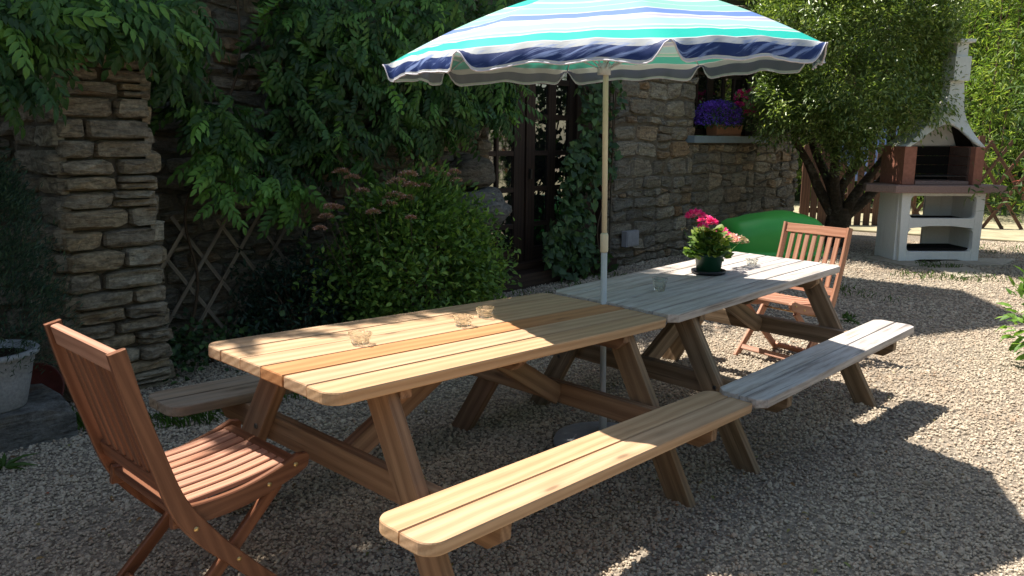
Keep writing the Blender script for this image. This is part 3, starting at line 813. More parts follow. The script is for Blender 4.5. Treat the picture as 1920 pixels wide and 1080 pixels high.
    top = pt(0, 0) + Vector((0, 0, .03))
    bot = Vector((0, 0, .05))
    A = lambda f: bot.lerp(top, f)
    fj = (.985 - .05) / (top.z - .05)
    m3 = MB(); m3.tube([bot, A(fj)], .0148, 16); m3.obj('lower_pole', M['pole_white'], t, True)
    m3 = MB(); m3.tube([A(fj + .003), top], .0128, 16); m3.obj('upper_pole', M['pole_cream'], t, True)
    m3 = MB(); m3.tube([A(fj - .012), A(fj - .01), A(fj + .026), A(fj + .03)], [.017, .019, .019, .016], 16); cl = m3.obj('clamp_collar', M['pole_cream'], t, True)
    hub = pt(0, 0) + Vector((0, 0, -.36))
    m3 = MB(); m3.tube([hub + Vector((0, 0, -.03)), hub + Vector((0, 0, .02))], .03, 16); m3.obj('runner_hub', M['pole_white'], t, True)
    m3 = MB(); m3.tube([top - Vector((0, 0, .03)), top, top + Vector((0, 0, .02)), top + Vector((0, 0, .05))], [.03, .03, .014, .004], 12); m3.obj('finial', M['pole_white'], t, True)
    # base
    mb = MB(); mb.lathe([(0, .075), (.025, .075), (.028, .065), (.10, .055), (.2, .042), (.235, .03), (.242, .012), (.24, 0.0), (0, 0)], 40)
    bo = mb.obj('foot', M['concrete'], t, True, loc=(0, 0, 0.004)); bo['label'] = 'round pale concrete foot'
    m3 = MB(); m3.tube([(0, 0, .06), (0, 0, .20)], .019, 14); m3.obj('socket_tube', M['pole_white'], bo, True)
M['piping'] = flat('white_piping', (.62, .60, .66), .7)
build_parasol()

# ------------------------------------------------------------------ folding chairs
def smooth_path(pts, n=24):
    P = [Vector(p) for p in pts]; P = [P[0] * 2 - P[1]] + P + [P[-1] * 2 - P[-2]]; out = []
    for i in range(1, len(P) - 2):
        for k in range(n):
            t = k / n; a, b, c, d = P[i - 1:i + 3]
            out.append(.5 * ((2 * b) + (c - a) * t + (2 * a - 5 * b + 4 * c - d) * t * t + (3 * b - a - 3 * c + d) * t ** 3))
    out.append(P[-2]); return out
def strip_poly(path, hw):
    """closed polygon around a 2-D path with half width hw (list or number)"""
    n = len(path); up = []; dn = []
    for i, p in enumerate(path):
        t = (path[min(i + 1, n - 1)] - path[max(i - 1, 0)]).normalized(); nn = Vector((-t.y, t.x))
        h = hw(i / (n - 1)) if callable(hw) else hw
        up.append(p + nn * h); dn.append(p - nn * h)
    poly = up[::-1] + dn
    return [tuple(p) for p in poly]
def extrude_strip(mb, path, hw, y0, y1):
    """curved board in the XZ plane between y0 and y1, built of quads"""
    n = len(path); ring = []
    for i, p in enumerate(path):
        t = (path[min(i + 1, n - 1)] - path[max(i - 1, 0)]).normalized(); nn = Vector((-t.y, t.x))
        h = hw(i / (n - 1)) if callable(hw) else hw
        c = .0035; a = p + nn * h; b = p - nn * h; a2 = p + nn * (h - c); b2 = p - nn * (h - c)
        ring.append([(a2.x, y0, a2.y), (a.x, y0 + c, a.y), (a.x, y1 - c, a.y), (a2.x, y1, a2.y), (b2.x, y1, b2.y), (b.x, y1 - c, b.y), (b.x, y0 + c, b.y), (b2.x, y0, b2.y)])
    vs = [v for r in ring for v in r]; fs = []
    for i in range(n - 1):
        for k in range(8):
            k2 = (k + 1) % 8; fs.append((i * 8 + k, (i + 1) * 8 + k, (i + 1) * 8 + k2, i * 8 + k2))
    fs.append(tuple(range(8))); fs.append(tuple(reversed([(n - 1) * 8 + k for k in range(8)])))
    mb.add(vs, fs)
def rot_mesh(vs, fs, name, mat, parent, length_axis):
    """re-centres a mesh so that its grain runs along local X"""
    c = sum((Vector(v) for v in vs), Vector()) / len(vs)
    X = Vector(length_axis).normalized(); Z = Vector((0, 1, 0)); Z = (Z - X * Z.dot(X))
    if Z.length < .1: Z = Vector((0, 0, 1)) - X * X.z
    Z.normalize(); Y = Z.cross(X)
    R = Matrix((( X.x, Y.x, Z.x), (X.y, Y.y, Z.y), (X.z, Y.z, Z.z)))
    Ri = R.transposed(); me = mesh_data(name, [Ri @ (Vector(v) - c) for v in vs], fs)
    mw = R.to_4x4(); mw.translation = c
    return auto_smooth(obj(name, me, mat, parent, mw=mw), 35)
def folding_chair(label, mat):
    """faces +x, origin on the ground under the seat centre; outer width .52"""
    t = thing('folding_chair', label, 'chair', group='folding garden chairs')
    V2 = lambda x, z: Vector((x, z))
    HW = .255; th = .022
    for s in (-1, 1):
        y0, y1 = (HW - th, HW) if s > 0 else (-HW, -HW + th)
        # long side: back post running on into the front foot
        path = smooth_path([V2(-.335, .925), V2(-.30, .77), V2(-.255, .61), V2(-.205, .45), V2(-.135, .335), V2(-.03, .21), V2(.15, .01)], 6)
        mb = MB(); extrude_strip(mb, path, lambda f: .024 + .007 * math.exp(-((f - .62) / .16) ** 2), y0, y1)
        rot_mesh(mb.v, mb.f, 'side_post', mat, t, (.3, 0, -.95))
        # seat rail with lifted rounded front
        path = smooth_path([V2(-.215, .405), V2(-.12, .395), V2(0, .40), V2(.12, .425), V2(.20, .452), V2(.232, .472)], 6)
        ya, yb = (y0 - th - .002, y1 - th - .002) if s > 0 else (y0 + th + .002, y1 + th + .002)
        mb = MB(); extrude_strip(mb, path, lambda f: .031 - .022 * max(0, f - .86) / .14, ya, yb)
        rot_mesh(mb.v, mb.f, 'seat_rail', mat, t, (1, 0, .1))
        # rear leg
        yc, yd = (ya - th - .002, yb - th - .002) if s > 0 else (ya + th + .002, yb + th + .002)
        path = smooth_path([V2(.135, .395), V2(.04, .30), V2(-.08, .18), V2(-.26, .01)], 6)
        mb = MB(); extrude_strip(mb, path, .021, yc, yd)
        rot_mesh(mb.v, mb.f, 'rear_leg', mat, t, (.7, 0, .7))
        ys = HW if s > 0 else -HW
        for (x, z) in ((-.160, .365), (-.035, .222)):
            mb = MB(); mb.lathe([(0, .0035), (.006, .003), (.0085, 0), (.0085, -.001)], 12, Matrix.Translation((x, ys + s * .0005, z)) @ Matrix.Rotation(-s * PI / 2, 4, 'X'))
            mb.obj('rivet', M['brass'], t, True)
        for (x, z) in ((.09, .414), (.185, .452)):
            mb = MB(); mb.lathe([(0, .0035), (.006, .003), (.0085, 0), (.0085, -.001)], 12, Matrix.Translation((x, (ya if s < 0 else yb) + s * .0005, z)) @ Matrix.Rotation(-s * PI / 2, 4, 'X'))
            mb.obj('rivet', M['brass'], t, True)
    # back: top rail, lower rail, slats
    inn = HW - th
    def bx(z):
        zz = [.925, .77, .61, .45]; xx = [-.335, -.30, -.255, -.205]
        for i in range(3):
            if z >= zz[i + 1]: f = (zz[i] - z) / (zz[i] - zz[i + 1]); return xx[i] * (1 - f) + xx[i + 1] * f
        return xx[-1]
    dirb = Vector((.22, 0, -.97)).normalized(); nb = Vector((.97, 0, .22))
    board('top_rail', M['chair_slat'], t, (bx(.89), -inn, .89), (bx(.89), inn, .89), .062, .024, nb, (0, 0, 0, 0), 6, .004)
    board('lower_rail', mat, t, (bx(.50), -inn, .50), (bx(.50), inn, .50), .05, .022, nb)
    ns = 7
    for k in range(ns):
        y = -inn + (k + 1) * 2 * inn / (ns + 1)
        board('back_slat', mat, t, (bx(.858) , y, .858), (bx(.527), y, .527), .033, .011, nb, (0, 0, 0, 0), 6, .002)
    # seat slats run front to back
    inr = HW - 2 * th - .004
    ns = 8; pitch = 2 * inr / ns
    for k in range(ns):
        y = -inr + (k + .5) * pitch
        path = [Vector(p) for p in smooth_path([V2(-.185, .431), V2(-.08, .436), V2(.04, .445), V2(.165, .462)], 5)]
        mb = MB(); n = len(path); hw = pitch * .37
        vs = []; fs = []
        for p in path:
            for (yy, zz) in ((y - hw, -.008), (y - hw, .004), (y - hw + .003, .007), (y + hw - .003, .007), (y + hw, .004), (y + hw, -.008)): vs.append((p.x, yy, p.y + zz - .004))
        for i in range(n - 1):
            for q in range(6):
                q2 = (q + 1) % 6; fs.append((i * 6 + q, i * 6 + q2, (i + 1) * 6 + q2, (i + 1) * 6 + q))
        fs.append(tuple(reversed(range(6)))); fs.append(tuple((n - 1) * 6 + q for q in range(6)))
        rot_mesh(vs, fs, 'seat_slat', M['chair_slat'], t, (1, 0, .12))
    board('seat_cross_rail', mat, t, (.182, -inr, .458), (.182, inr, .458), .036, .020, (-.15, 0, 1), (0, 0, 0, 0), 6, .003)
    board('seat_cross_rail', mat, t, (-.195, -inr, .416), (-.195, inr, .416), .030, .018, (0, 0, 1), (0, 0, 0, 0), 6, .003)
    # stretchers between the legs
    board('stretcher', mat, t, (.10, -inn, .075), (.10, inn, .075), .035, .018, (.7, 0, .5))
    board('stretcher', mat, t, (-.215, -inr + .03, .055), (-.215, inr - .03, .055), .045, .020, (-.7, 0, .6))
    mb = MB(); mb.tube([(-.135, -inn, .335), (-.135, inn, .335)], .006, 8); mb.obj('pivot_rod', M['brass'], t, True)
    return t
def copy_tree(o, parent=None, mats=None):
    c = o.copy(); COL.objects.link(c); c.parent = parent
    if mats and c.data is not None and c.data.materials and c.data.materials[0] == mats[0]:
        c.material_slots[0].link = 'OBJECT'; c.material_slots[0].material = mats[1]
    for ch in o.children: copy_tree(ch, c, mats)
    return c
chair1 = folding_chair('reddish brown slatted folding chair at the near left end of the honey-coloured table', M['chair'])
chair1.location = (-1.005, .195, 0); chair1.rotation_euler = (0, 0, math.radians(-1.5))
chair2 = copy_tree(chair1, None, (M['chair'], M['chair_old']))
chair2['label'] = 'faded slatted folding chair at the far end of the grey table, before the green tub'
chair2.location = (3.02, .02, -.015); chair2.rotation_euler = (0, 0, math.radians(180 - 12))

# ------------------------------------------------------------------ foliage machinery
def rand_dirs(rs, n):
    v = rs.normal(size=(n, 3)); return v / np.linalg.norm(v, axis=1, keepdims=True)
def leaf_tpl(L, W, fold=.25, droop=.15, seg=2):
    """pointed leaf along +x with a folded midrib"""
    if seg == 1:
        v = np.array([(0, 0, 0), (L * .45, W / 2, fold * W), (L, 0, -droop * L), (L * .45, -W / 2, fold * W)]); f = [(0, 3, 2), (0, 2, 1)]
        return v, f
    v = np.array([(0, 0, 0), (L * .28, W * .46, fold * W * .5), (L * .62, W * .42, fold * W * .5 - droop * L * .35), (L, 0, -droop * L), (L * .62, -W * .42, fold * W * .5 - droop * L * .35), (L * .28, -W * .46, fold * W * .5), (L * .45, 0, -droop * L * .15)])
    return v, [(0, 5, 4, 6), (6, 4, 3), (0, 6, 2, 1), (6, 3, 2)]
def frames(D, rs, upbias=None, roll=None):
    """rotation matrices whose x axis is D; z axis near upbias"""
    n = len(D); U = np.tile(np.array(upbias if upbias is not None else (0, 0, 1.0)), (n, 1)) + rs.normal(scale=.45 if roll is None else roll, size=(n, 3))
    Y = np.cross(U, D); Y /= (np.linalg.norm(Y, axis=1, keepdims=True) + 1e-9); Z = np.cross(D, Y)
    return np.stack([D, Y, Z], 2)
def scatter_mesh(name, tpl, P, R, s, rnd, mat, parent=None, kind=None, extra=None):
    V, F = tpl; n = len(P); m = len(V)
    A = np.einsum('nij,mj->nmi', R, V) * s[:, None, None] + P[:, None, :]
    me = bpy.data.meshes.new(name); me.vertices.add(n * m); me.vertices.foreach_set('co', A.astype(np.float32).ravel())
    lens = [len(f) for f in F]; idx = np.concatenate([np.array(f) for f in F]); tot = len(idx)
    li = (idx[None, :] + (np.arange(n) * m)[:, None]).ravel()
    me.loops.add(n * tot); me.loops.foreach_set('vertex_index', li.astype(np.int32))
    st = np.concatenate([[0], np.cumsum(lens)[:-1]]); ls = (st[None, :] + (np.arange(n) * tot)[:, None]).ravel()
    me.polygons.add(n * len(F)); me.polygons.foreach_set('loop_start', ls.astype(np.int32))
    me.update(calc_edges=True)
    at = me.attributes.new('rnd', 'FLOAT', 'POINT'); at.data.foreach_set('value', np.repeat(rnd, m).astype(np.float32))
    o = obj(name, me, mat, parent)
    if kind: tag(o, kind=kind)
    return o
def merge_tpl(parts):
    V = []; F = []; b = 0
    for v, f in parts:
        V.append(v); F += [tuple(b + i for i in q) for q in f]; b += len(v)
    return np.concatenate(V), F
def rotm(ax, a):
    return np.array(Matrix.Rotation(a, 3, ax))
def pinnate(seed, n=5, L=.27, ll=.088, lw=.035):
    rs = np.random.RandomState(seed); parts = []
    for k in range(n + 1):
        f = .16 + .84 * k / n; x = L * f; z = -.22 * L * f * f
        for s in ((1, -1) if k < n else (0,)):
            v, fc = leaf_tpl(ll * (1 - .25 * abs(f - .55)) * rs.uniform(.85, 1.1), lw, .22, .22)
            a = s * math.radians(58 - 22 * f + rs.uniform(-8, 8))
            Rz = rotm('Z', a); Ry = rotm('Y', .35 + .3 * f + rs.uniform(-.15, .15))
            v = v @ Ry.T @ Rz.T + np.array([x, 0, z]); parts.append((v, fc))
    st = np.array([(0, .0018, 0), (L, .0012, -.22 * L), (L, -.0012, -.22 * L), (0, -.0018, 0), (L * .5, .0015, -.055 * L), (L * .5, -.0015, -.055 * L)])
    parts.append((st, [(0, 3, 5, 4), (4, 5, 2, 1)]))
    return merge_tpl(parts)

# ------------------------------------------------------------------ wisteria
def build_wisteria():
    t = thing('wisteria', 'large dark green wisteria with drooping feathery leaves climbing over the left wall', 'climbing plant', (1.2, 2.9, 0))
    t.location = (0, 0, 0)
    rs = np.random.RandomState(4)
    R_ = [  # px ellipse, y, spread, count, brightness bias: stray light put into leaf colour
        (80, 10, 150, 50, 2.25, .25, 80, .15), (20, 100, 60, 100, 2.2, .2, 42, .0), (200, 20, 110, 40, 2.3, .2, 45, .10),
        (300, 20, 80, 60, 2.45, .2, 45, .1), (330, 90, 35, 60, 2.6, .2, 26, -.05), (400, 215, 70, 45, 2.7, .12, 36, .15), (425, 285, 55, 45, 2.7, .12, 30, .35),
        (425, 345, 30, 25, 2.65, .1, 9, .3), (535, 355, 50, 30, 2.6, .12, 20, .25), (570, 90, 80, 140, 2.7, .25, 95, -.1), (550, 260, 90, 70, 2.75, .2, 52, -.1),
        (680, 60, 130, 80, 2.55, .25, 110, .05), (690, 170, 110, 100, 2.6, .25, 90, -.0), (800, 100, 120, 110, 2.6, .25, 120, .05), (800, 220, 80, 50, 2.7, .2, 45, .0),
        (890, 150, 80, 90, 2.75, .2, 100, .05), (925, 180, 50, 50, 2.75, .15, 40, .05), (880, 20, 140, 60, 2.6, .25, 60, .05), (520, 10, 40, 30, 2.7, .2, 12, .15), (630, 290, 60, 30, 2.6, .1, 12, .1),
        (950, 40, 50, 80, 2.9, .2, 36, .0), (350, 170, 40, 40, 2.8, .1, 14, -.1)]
    P = []; B = []
    for (cx, cy, rx, ry, y, sp, n, bb) in R_:
        for _ in range(int(n * 1.55)):
            a = rs.uniform(0, 2 * PI); r = math.sqrt(rs.uniform(0, 1))
            p = on_y(cx + rx * r * math.cos(a), cy + ry * r * math.sin(a), y + rs.uniform(-sp, sp) * .8)
            if p.y > 3.0: p.y = 3.0
            qx = (p - CP); pxx = 962.8 + FPX * qx.dot(CR) / qx.dot(CF); pyy = 540 - FPX * qx.dot(CU) / qx.dot(CF)
            if 398 < pxx < 490 and 0 < pyy < 195 and rs.rand() < .85: continue
            P.append(p); B.append(bb)
    # out of the picture: the mass on top of the wall that shades the near half of the terrace
    nvis = len(P)
    for _ in range(4200):
        z = rs.uniform(4.3, 5.9); b = rs.uniform(0, 1) ** .7 * .55 - .05 + .07 * math.sin(3.1 * len(P) * 0 + rs.uniform(-1, 1))
        x = rs.uniform(-3.5, 1.3); b += .06 * math.sin(x * 5.3) + .05 * math.sin(x * 11 + 1)
        b += .62 if x < -1.42 else 0; y = min(b + .47 * z, 3.1); P.append(Vector((x, y, z))); B.append(0)
    for _ in range(700):
        x = rs.uniform(1.0, 3.0); P.append(Vector((x, rs.uniform(2.7, 3.1), rs.uniform(2.6, 4.6)))); B.append(0)
    for _ in range(700):
        x = rs.uniform(-3.5, 1.3); P.append(Vector((x, rs.uniform(2.5, 3.1), rs.uniform(2.6, 4.6)))); B.append(0)
    P = np.array([tuple(p) for p in P]); B = np.array(B); n = len(P)
    D = rs.normal(size=(n, 3)) * np.array([.9, .45, .5]) + np.array([.0, -.45, -.65]); D /= np.linalg.norm(D, axis=1, keepdims=True)
    R = frames(D, rs, (0, -.8, .5), .35)
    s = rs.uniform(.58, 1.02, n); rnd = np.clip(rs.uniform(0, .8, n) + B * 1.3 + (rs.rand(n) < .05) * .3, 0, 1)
    tp = [pinnate(k) for k in range(4)]
    # the 290 leaves nearest the lens are parts of their own, sharing four shapes
    dist = np.linalg.norm(P[:nvis] - np.array(CP), axis=1) / s[:nvis]
    order = np.argsort(dist); own = set(order[:290].tolist())
    pal = []
    for k in range(4):
        row = []
        for b in range(4):
            V, F = tp[k]; me = mesh_data('leaf', V, F); at = me.attributes.new('rnd', 'FLOAT', 'POINT'); at.data.foreach_set('value', np.full(len(V), (b + .5) / 4 * .95, np.float32)); me.materials.append(M['wist']); row.append(me)
        pal.append(row)
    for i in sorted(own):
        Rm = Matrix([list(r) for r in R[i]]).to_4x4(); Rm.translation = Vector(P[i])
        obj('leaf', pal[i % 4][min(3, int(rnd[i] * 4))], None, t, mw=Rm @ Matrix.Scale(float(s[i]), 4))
    rest = np.array([i for i in range(n) if i not in own])
    for k in range(4):
        m = rest[rest % 4 == k]
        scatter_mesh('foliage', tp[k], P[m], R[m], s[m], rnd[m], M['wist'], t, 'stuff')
    # woody stems
    for pts, r in (([(2.9, 3.05, 0), (2.8, 2.98, .8), (2.4, 3.0, 1.6), (1.6, 3.02, 2.2), (.6, 3.0, 2.6), (-.6, 2.9, 3.2), (-1.2, 2.8, 4.6)], .035),
                   ([(2.4, 3.0, 1.6), (2.2, 2.95, 2.4), (1.9, 2.9, 3.4)], .022), ([(.62, 3.05, .95), (.55, 3.0, 1.4), (.8, 3.0, 2.0), (.75, 2.95, 2.9)], .012), ([(.3, 3.05, 0), (.42, 3.03, .5), (.36, 3.02, 1.0), (.65, 3.03, 1.5)], .012),
                   ([(1.25, 2.85, 2.35), (1.05, 2.8, 2.2), (.9, 2.8, 2.23), (.8, 2.85, 2.05)], .003), ([(1.7, 2.85, 2.4), (1.6, 2.8, 2.15), (1.45, 2.85, 2.0)], .003), ([(.7, 2.85, 2.35), (.62, 2.83, 2.25), (.72, 2.82, 2.22), (.68, 2.85, 2.36)], .003)):
        mb = MB(); pp = smooth_path(pts, 6); k = len(pp); mb.tube(pp, [r * (1 - .5 * i / k) for i in range(k)], 8); mb.obj('stem', M['twig'], t, True)
build_wisteria()

# ------------------------------------------------------------------ shrubs
def clump(rs, n, c, r, power=.5, nodes=120, tuft=.10, zmin=0.0, noise_amp=.25):
    """leaf positions gathered in tufts near the shell of an ellipsoid"""
    d = rand_dirs(rs, nodes); rad = (rs.uniform(.45, 1, nodes) ** power)[:, None] * (1 + rs.uniform(-noise_amp, noise_amp, (nodes, 1)))
    K = d * rad * np.array(r) + np.array(c)
    K = K[K[:, 2] > zmin]
    i = rs.randint(0, len(K), n); P = K[i] + rs.normal(scale=tuft, size=(n, 3)); out = (P - np.array(c)); out /= np.linalg.norm(out, axis=1, keepdims=True) + 1e-9
    m = P[:, 2] > zmin
    return P[m], out[m]
def bush(name, label, cat, c, r, n, tpl, mat, rs, nodes=120, tuft=.10, zmin=.01, smin=.7, smax=1.2, up=.4, group=None, own=0, noise_amp=.25, power=.5, stems=6, part='foliage', xz=None):
    t = thing(name, label, cat, (c[0], c[1], 0), group=group)
    P, out = clump(rs, n, c, r, power, nodes, tuft, zmin, noise_amp)
    P = P - np.array([c[0], c[1], 0])
    D = out * .6 + rand_dirs(rs, len(P)) + np.array([0, 0, up * .5]); D /= np.linalg.norm(D, axis=1, keepdims=True)
    R = frames(D, rs, (0, 0, 1), .6); s = rs.uniform(smin, smax, len(P)); rnd = rs.uniform(0, 1, len(P)) ** 1.3
    scatter_mesh(part, tpl, P, R, s, rnd, mat, t, 'stuff')
    for k in range(stems):
        mb = MB(); a = rs.uniform(0, 2 * PI); q = np.array([math.cos(a) * r[0] * .5, math.sin(a) * r[1] * .5, c[2] + r[2] * rs.uniform(.1, .6)])
        mb.tube(smooth_path([(q[0] * .1, q[1] * .1, 0), (q[0] * .4, q[1] * .4, q[2] * .5), tuple(q)], 4), [.012] * 4 + [.008] * 4 + [.004], 6); mb.obj('stem', M['twig'], t, True)
    return t
rs = np.random.RandomState(31)
ov = leaf_tpl(.052, .027, .2, .15)
sp = bush('spirea_bush', 'rounded green shrub with faded pinkish flower heads, growing behind the honey-coloured table', 'bush', (1.86, 2.38, .42), (.73, .40, .60), 15000, ov, M['spirea'], rs, 330, .085, power=.4)
# upper shoots with flower heads
def head(name, c, r, n, mat, rs, parent, size=.010, flat_=.5):
    d = rand_dirs(rs, n); d[:, 2] = np.abs(d[:, 2]) * .9
    P = d * np.array([r, r, r * flat_]) * rs.uniform(.75, 1.05, (n, 1)) + np.array(c)
    R = frames(d, rs, (0, 0, 1), .5); s = rs.uniform(.7, 1.3, n)
    v, f = leaf_tpl(1, .8, .2, .1, 1)
    return scatter_mesh(name, (v * size, f), P, R, s, rs.uniform(0, 1, n), mat, parent)
for (px, py, y, r) in ((640, 325, 2.45, .05), (660, 335, 2.4, .045), (620, 390, 2.3, .045), (612, 408, 2.3, .04), (632, 392, 2.35, .04), (600, 430, 2.3, .035), (745, 345, 2.25, .07), (765, 330, 2.25, .06), (770, 350, 2.2, .05), (740, 372, 2.2, .07), (760, 375, 2.2, .06), (728, 385, 2.15, .05),
                       (805, 322, 2.3, .055), (830, 330, 2.3, .05), (850, 325, 2.3, .05), (855, 340, 2.25, .04), (795, 350, 2.25, .035), (700, 400, 2.1, .04), (770, 410, 2.0, .03), (680, 360, 2.3, .04)):
    p = on_y(px, py, y) - sp.location
    head('flower_head', p, r * 1.1, 240, M['spfl'], rs, sp, .013, .6)
    mb = MB(); mb.tube([(p.x * .7, p.y * .7, p.z * .45), (p.x * .9, p.y * .9, p.z * .8), tuple(p)], [.004, .003, .002], 5); mb.obj('stem', M['twig'], sp, True)
P, out = clump(rs, 2600, (-.08, 0, .92), (.56, .26, .26), .5, 90, .06, .2); D = out + rand_dirs(rs, len(P)) * .7 + np.array([0, 0, .6]); D /= np.linalg.norm(D, axis=1, keepdims=True)
scatter_mesh('upper_shoots', leaf_tpl(.055, .024, .2, .2), P, frames(D, rs, (0, 0, 1), .6), rs.uniform(.7, 1.3, len(P)), rs.uniform(0, 1, len(P)) ** 1.5, M['spirea'], sp, 'stuff')
bush('dark_shrub', 'low dark bluish-green shrub at the wall foot between the lattice and the flowering shrub', 'bush', (1.02, 2.75, .25), (.42, .33, .42), 3600, leaf_tpl(.05, .018, .2, .2), M['fern'], rs, 110, .07)
bush('ivy_patch', 'low dark ivy growing at the foot of the lattice', 'ivy', (.35, 2.75, .08), (.5, .28, .16), 900, leaf_tpl(.045, .034, .2, .2), M['vine'], rs, 60, .06, stems=2)

# potted conifer, planter, block
blk = MB(); rb = np.random.RandomState(2)
bo = blob('stone_block', (.56, .48, .17), M['block'], None, (-1.13, 2.30, .085), 12, 4, .12); tag(bo, 'rough grey stone block under the speckled planter at the left edge', 'stone block')
me = bo.data
for v_ in me.vertices:
    x, y, z = v_.co; f = lambda a, m: math.copysign(min(abs(a), m), a)
    v_.co = (f(x, .36), f(y, .30), f(z, .088))
me.polygons.foreach_set('use_smooth', [False] * len(me.polygons))
PL = Vector((-1.06, 2.20, .173))
pl = thing('planter', 'speckled grey round planter on the stone block at the left edge, holding a dark conifer', 'planter', PL)
mb = MB(); mb.lathe([(0, 0), (.125, 0), (.135, .01), (.165, .14), (.18, .215), (.185, .22), (.188, .255), (.192, .26), (.21, .262), (.213, .28), (.205, .29), (.185, .288), (.175, .26), (.16, .25), (0, .25)], 40)
mb.obj('pot', M['planter'], pl, True)
mb = MB(); mb.lathe([(0, .256), (.165, .256)], 20); mb.obj('soil', M['soil'], pl)
def conifer():
    rs = np.random.RandomState(8)
    t = thing('conifer_shrub', 'dark feathery conifer growing in the planter at the left edge of the picture', 'conifer', PL + Vector((0, 0, .25)))
    n = 520; P = []; D = []
    for _ in range(n):
        z = rs.uniform(.0, 1.0) ** .9; a = rs.uniform(0, 2 * PI); rr = .33 * (1 - z ** 3) ** .8 * rs.uniform(.5, 1.0) + .02
        P.append((math.cos(a) * rr, math.sin(a) * rr, z * 1.02)); D.append((math.cos(a), math.sin(a), 1.1))
    P = np.array(P); D = np.array(D)
    i = rs.randint(0, n, 16000); Q = P[i] + rs.normal(scale=.034, size=(16000, 3)); E = D[i] + rand_dirs(rs, 16000) * .9; E /= np.linalg.norm(E, axis=1, keepdims=True)
    scatter_mesh('foliage', leaf_tpl(.034, .007, .1, .1, 1), Q, frames(E, rs), rs.uniform(.6, 1.3, 16000), rs.uniform(0, 1, 16000), M['conifer'], t, 'stuff')
    mb = MB(); mb.tube([(0, 0, 0), (0, .01, .5), (.01, 0, .95)], [.02, .014, .005], 8); mb.obj('trunk', M['twig'], t, True)
conifer()
mb = MB(); mb.lathe([(0, .012), (.13, .012), (.15, .03), (.158, .03), (.155, .0), (.13, -.008), (0, -.008)], 32)
o = mb.obj('metal_dish', M['rust'], None, True, loc=(-.79, 2.47, .15), rot=(math.radians(72), 0, math.radians(-30)), scale=(.85, .85, .85))
tag(o, 'dark red round dish leaning against the pillar behind the planter', 'dish')
mb = MB(); 

# ------------------------------------------------------------------ lattice on the wall
def lattice():
    t = thing('wall_lattice', 'grey wooden diamond lattice leaning on the wall beside the pillar', 'lattice', (0, 0, 0))
    y = 3.04; x0, z0 = .62, .48
    dx, dz = Vector((.57, .82)).normalized(), Vector((-.57, .82)).normalized()
    for k in range(-2, 3):
        c = Vector((x0 + k * .27 + .02 * RS.uniform(-1, 1), z0)); h = .58 - .05 * abs(k)
        a = c - dx * h; b = c + dx * h; a.y = max(a.y, .0)
        if k != 2: board('slat', M['lath'], t, (a.x, y, a.y), (b.x, y, b.y), .026, .008, (0, 1, 0), c=.001)
        a = c - dz * h; b = c + dz * h
        if k != -2: board('slat', M['lath'], t, (a.x, y + .010, max(a.y, 0)), (b.x, y + .010, b.y), .026, .008, (0, 1, 0), c=.001)
lattice()

# ------------------------------------------------------------------ glazed doors
def doors():
    t = thing('glazed_double_door', 'dark brown glazed double door with many small panes, behind the parasol pole', 'door', (4.1, 3.3, 0)); ox = 4.1
    Y = 3.3
    def rail(n, x0, x1, z0, z1, y0=-.025, y1=.025, par=None, mat=None):
        mb = MB(); L = x1 - x0; H_ = z1 - z0
        vert = H_ > L
        c = Vector(((x0 + x1) / 2 - ox, 0, (z0 + z1) / 2))
        # grain along x of the local frame
        if vert: mb.slab([(-H_ / 2, -L / 2), (H_ / 2, -L / 2), (H_ / 2, L / 2), (-H_ / 2, L / 2)], y0, y1, .003); R = Matrix(((0, 1, 0, 0), (0, 0, 1, 0), (1, 0, 0, 0), (0, 0, 0, 1)))
        else: mb.slab([(-L / 2, -H_ / 2), (L / 2, -H_ / 2), (L / 2, H_ / 2), (-L / 2, H_ / 2)], y0, y1, .003); R = Matrix(((1, 0, 0, 0), (0, 0, 1, 0), (0, 1, 0, 0), (0, 0, 0, 1)))
        R.translation = c
        return mb.obj(n, mat or M['dark_wood'], par or t, mw=R)
    zr = [(.217, .36), (.57, .62), (.94, .99), (1.305, 1.355), (1.67, 1.725), (2.03, 2.09), (2.40, 2.5)]
    cols = [  # (leaf, stiles and mullions)
        [(3.44, 3.54), (3.665, 3.70), (3.925, 4.085)], [(4.115, 4.25), (4.468, 4.586), (4.808, 4.90)]]
    for li, cs in enumerate(cols):
        for (a, b) in cs: rail('stile', a, b, .217, 2.5)
        for (a, b) in zr:
            for i in range(len(cs) - 1): rail('rail', cs[i][1] + .001, cs[i + 1][0] - .001, a, b, -.022, .022)
        for i in range(len(cs) - 1):
            for j in range(len(zr) - 1):
                mb = MB(); mb.box(cs[i][1] - ox - .004, cs[i + 1][0] - ox + .004, -.003, .003, zr[j][1] - .004, zr[j + 1][0] + .004); mb.obj('pane', M['pane'], t)
    rail('frame', 3.36, 3.435, .0, 2.57, -.06, .05); rail('frame', 4.905, 5.0, .0, 2.57, -.06, .05); rail('frame', 3.436, 4.904, 2.505, 2.57, -.06, .05)
    rail('threshold', 3.436, 4.904, .15, .214, -.10, .06); rail('step', 3.436, 5.4, .0, .145, -.30, .04)
    # boarded side panel right of the doors
    for k in range(3): rail('side_board', 5.003 + k * .10, 5.10 + k * .10, .15, 2.55, -.03, .0)
    rail('post', 5.31, 5.425, .0, 2.57, -.12, .02)
    mb = MB(); mb.box(-.012, .012, -.06, -.026, -.05, .05); mb.obj('handle', M['steel'], t, loc=(4.16 - ox, 0, 1.12))
doors()
mb = MB(); mb.box(3.3, 5.5, 3.62, 3.66, -.05, 2.6); tag(mb.obj('interior_backing', M['soot']), kind='structure')

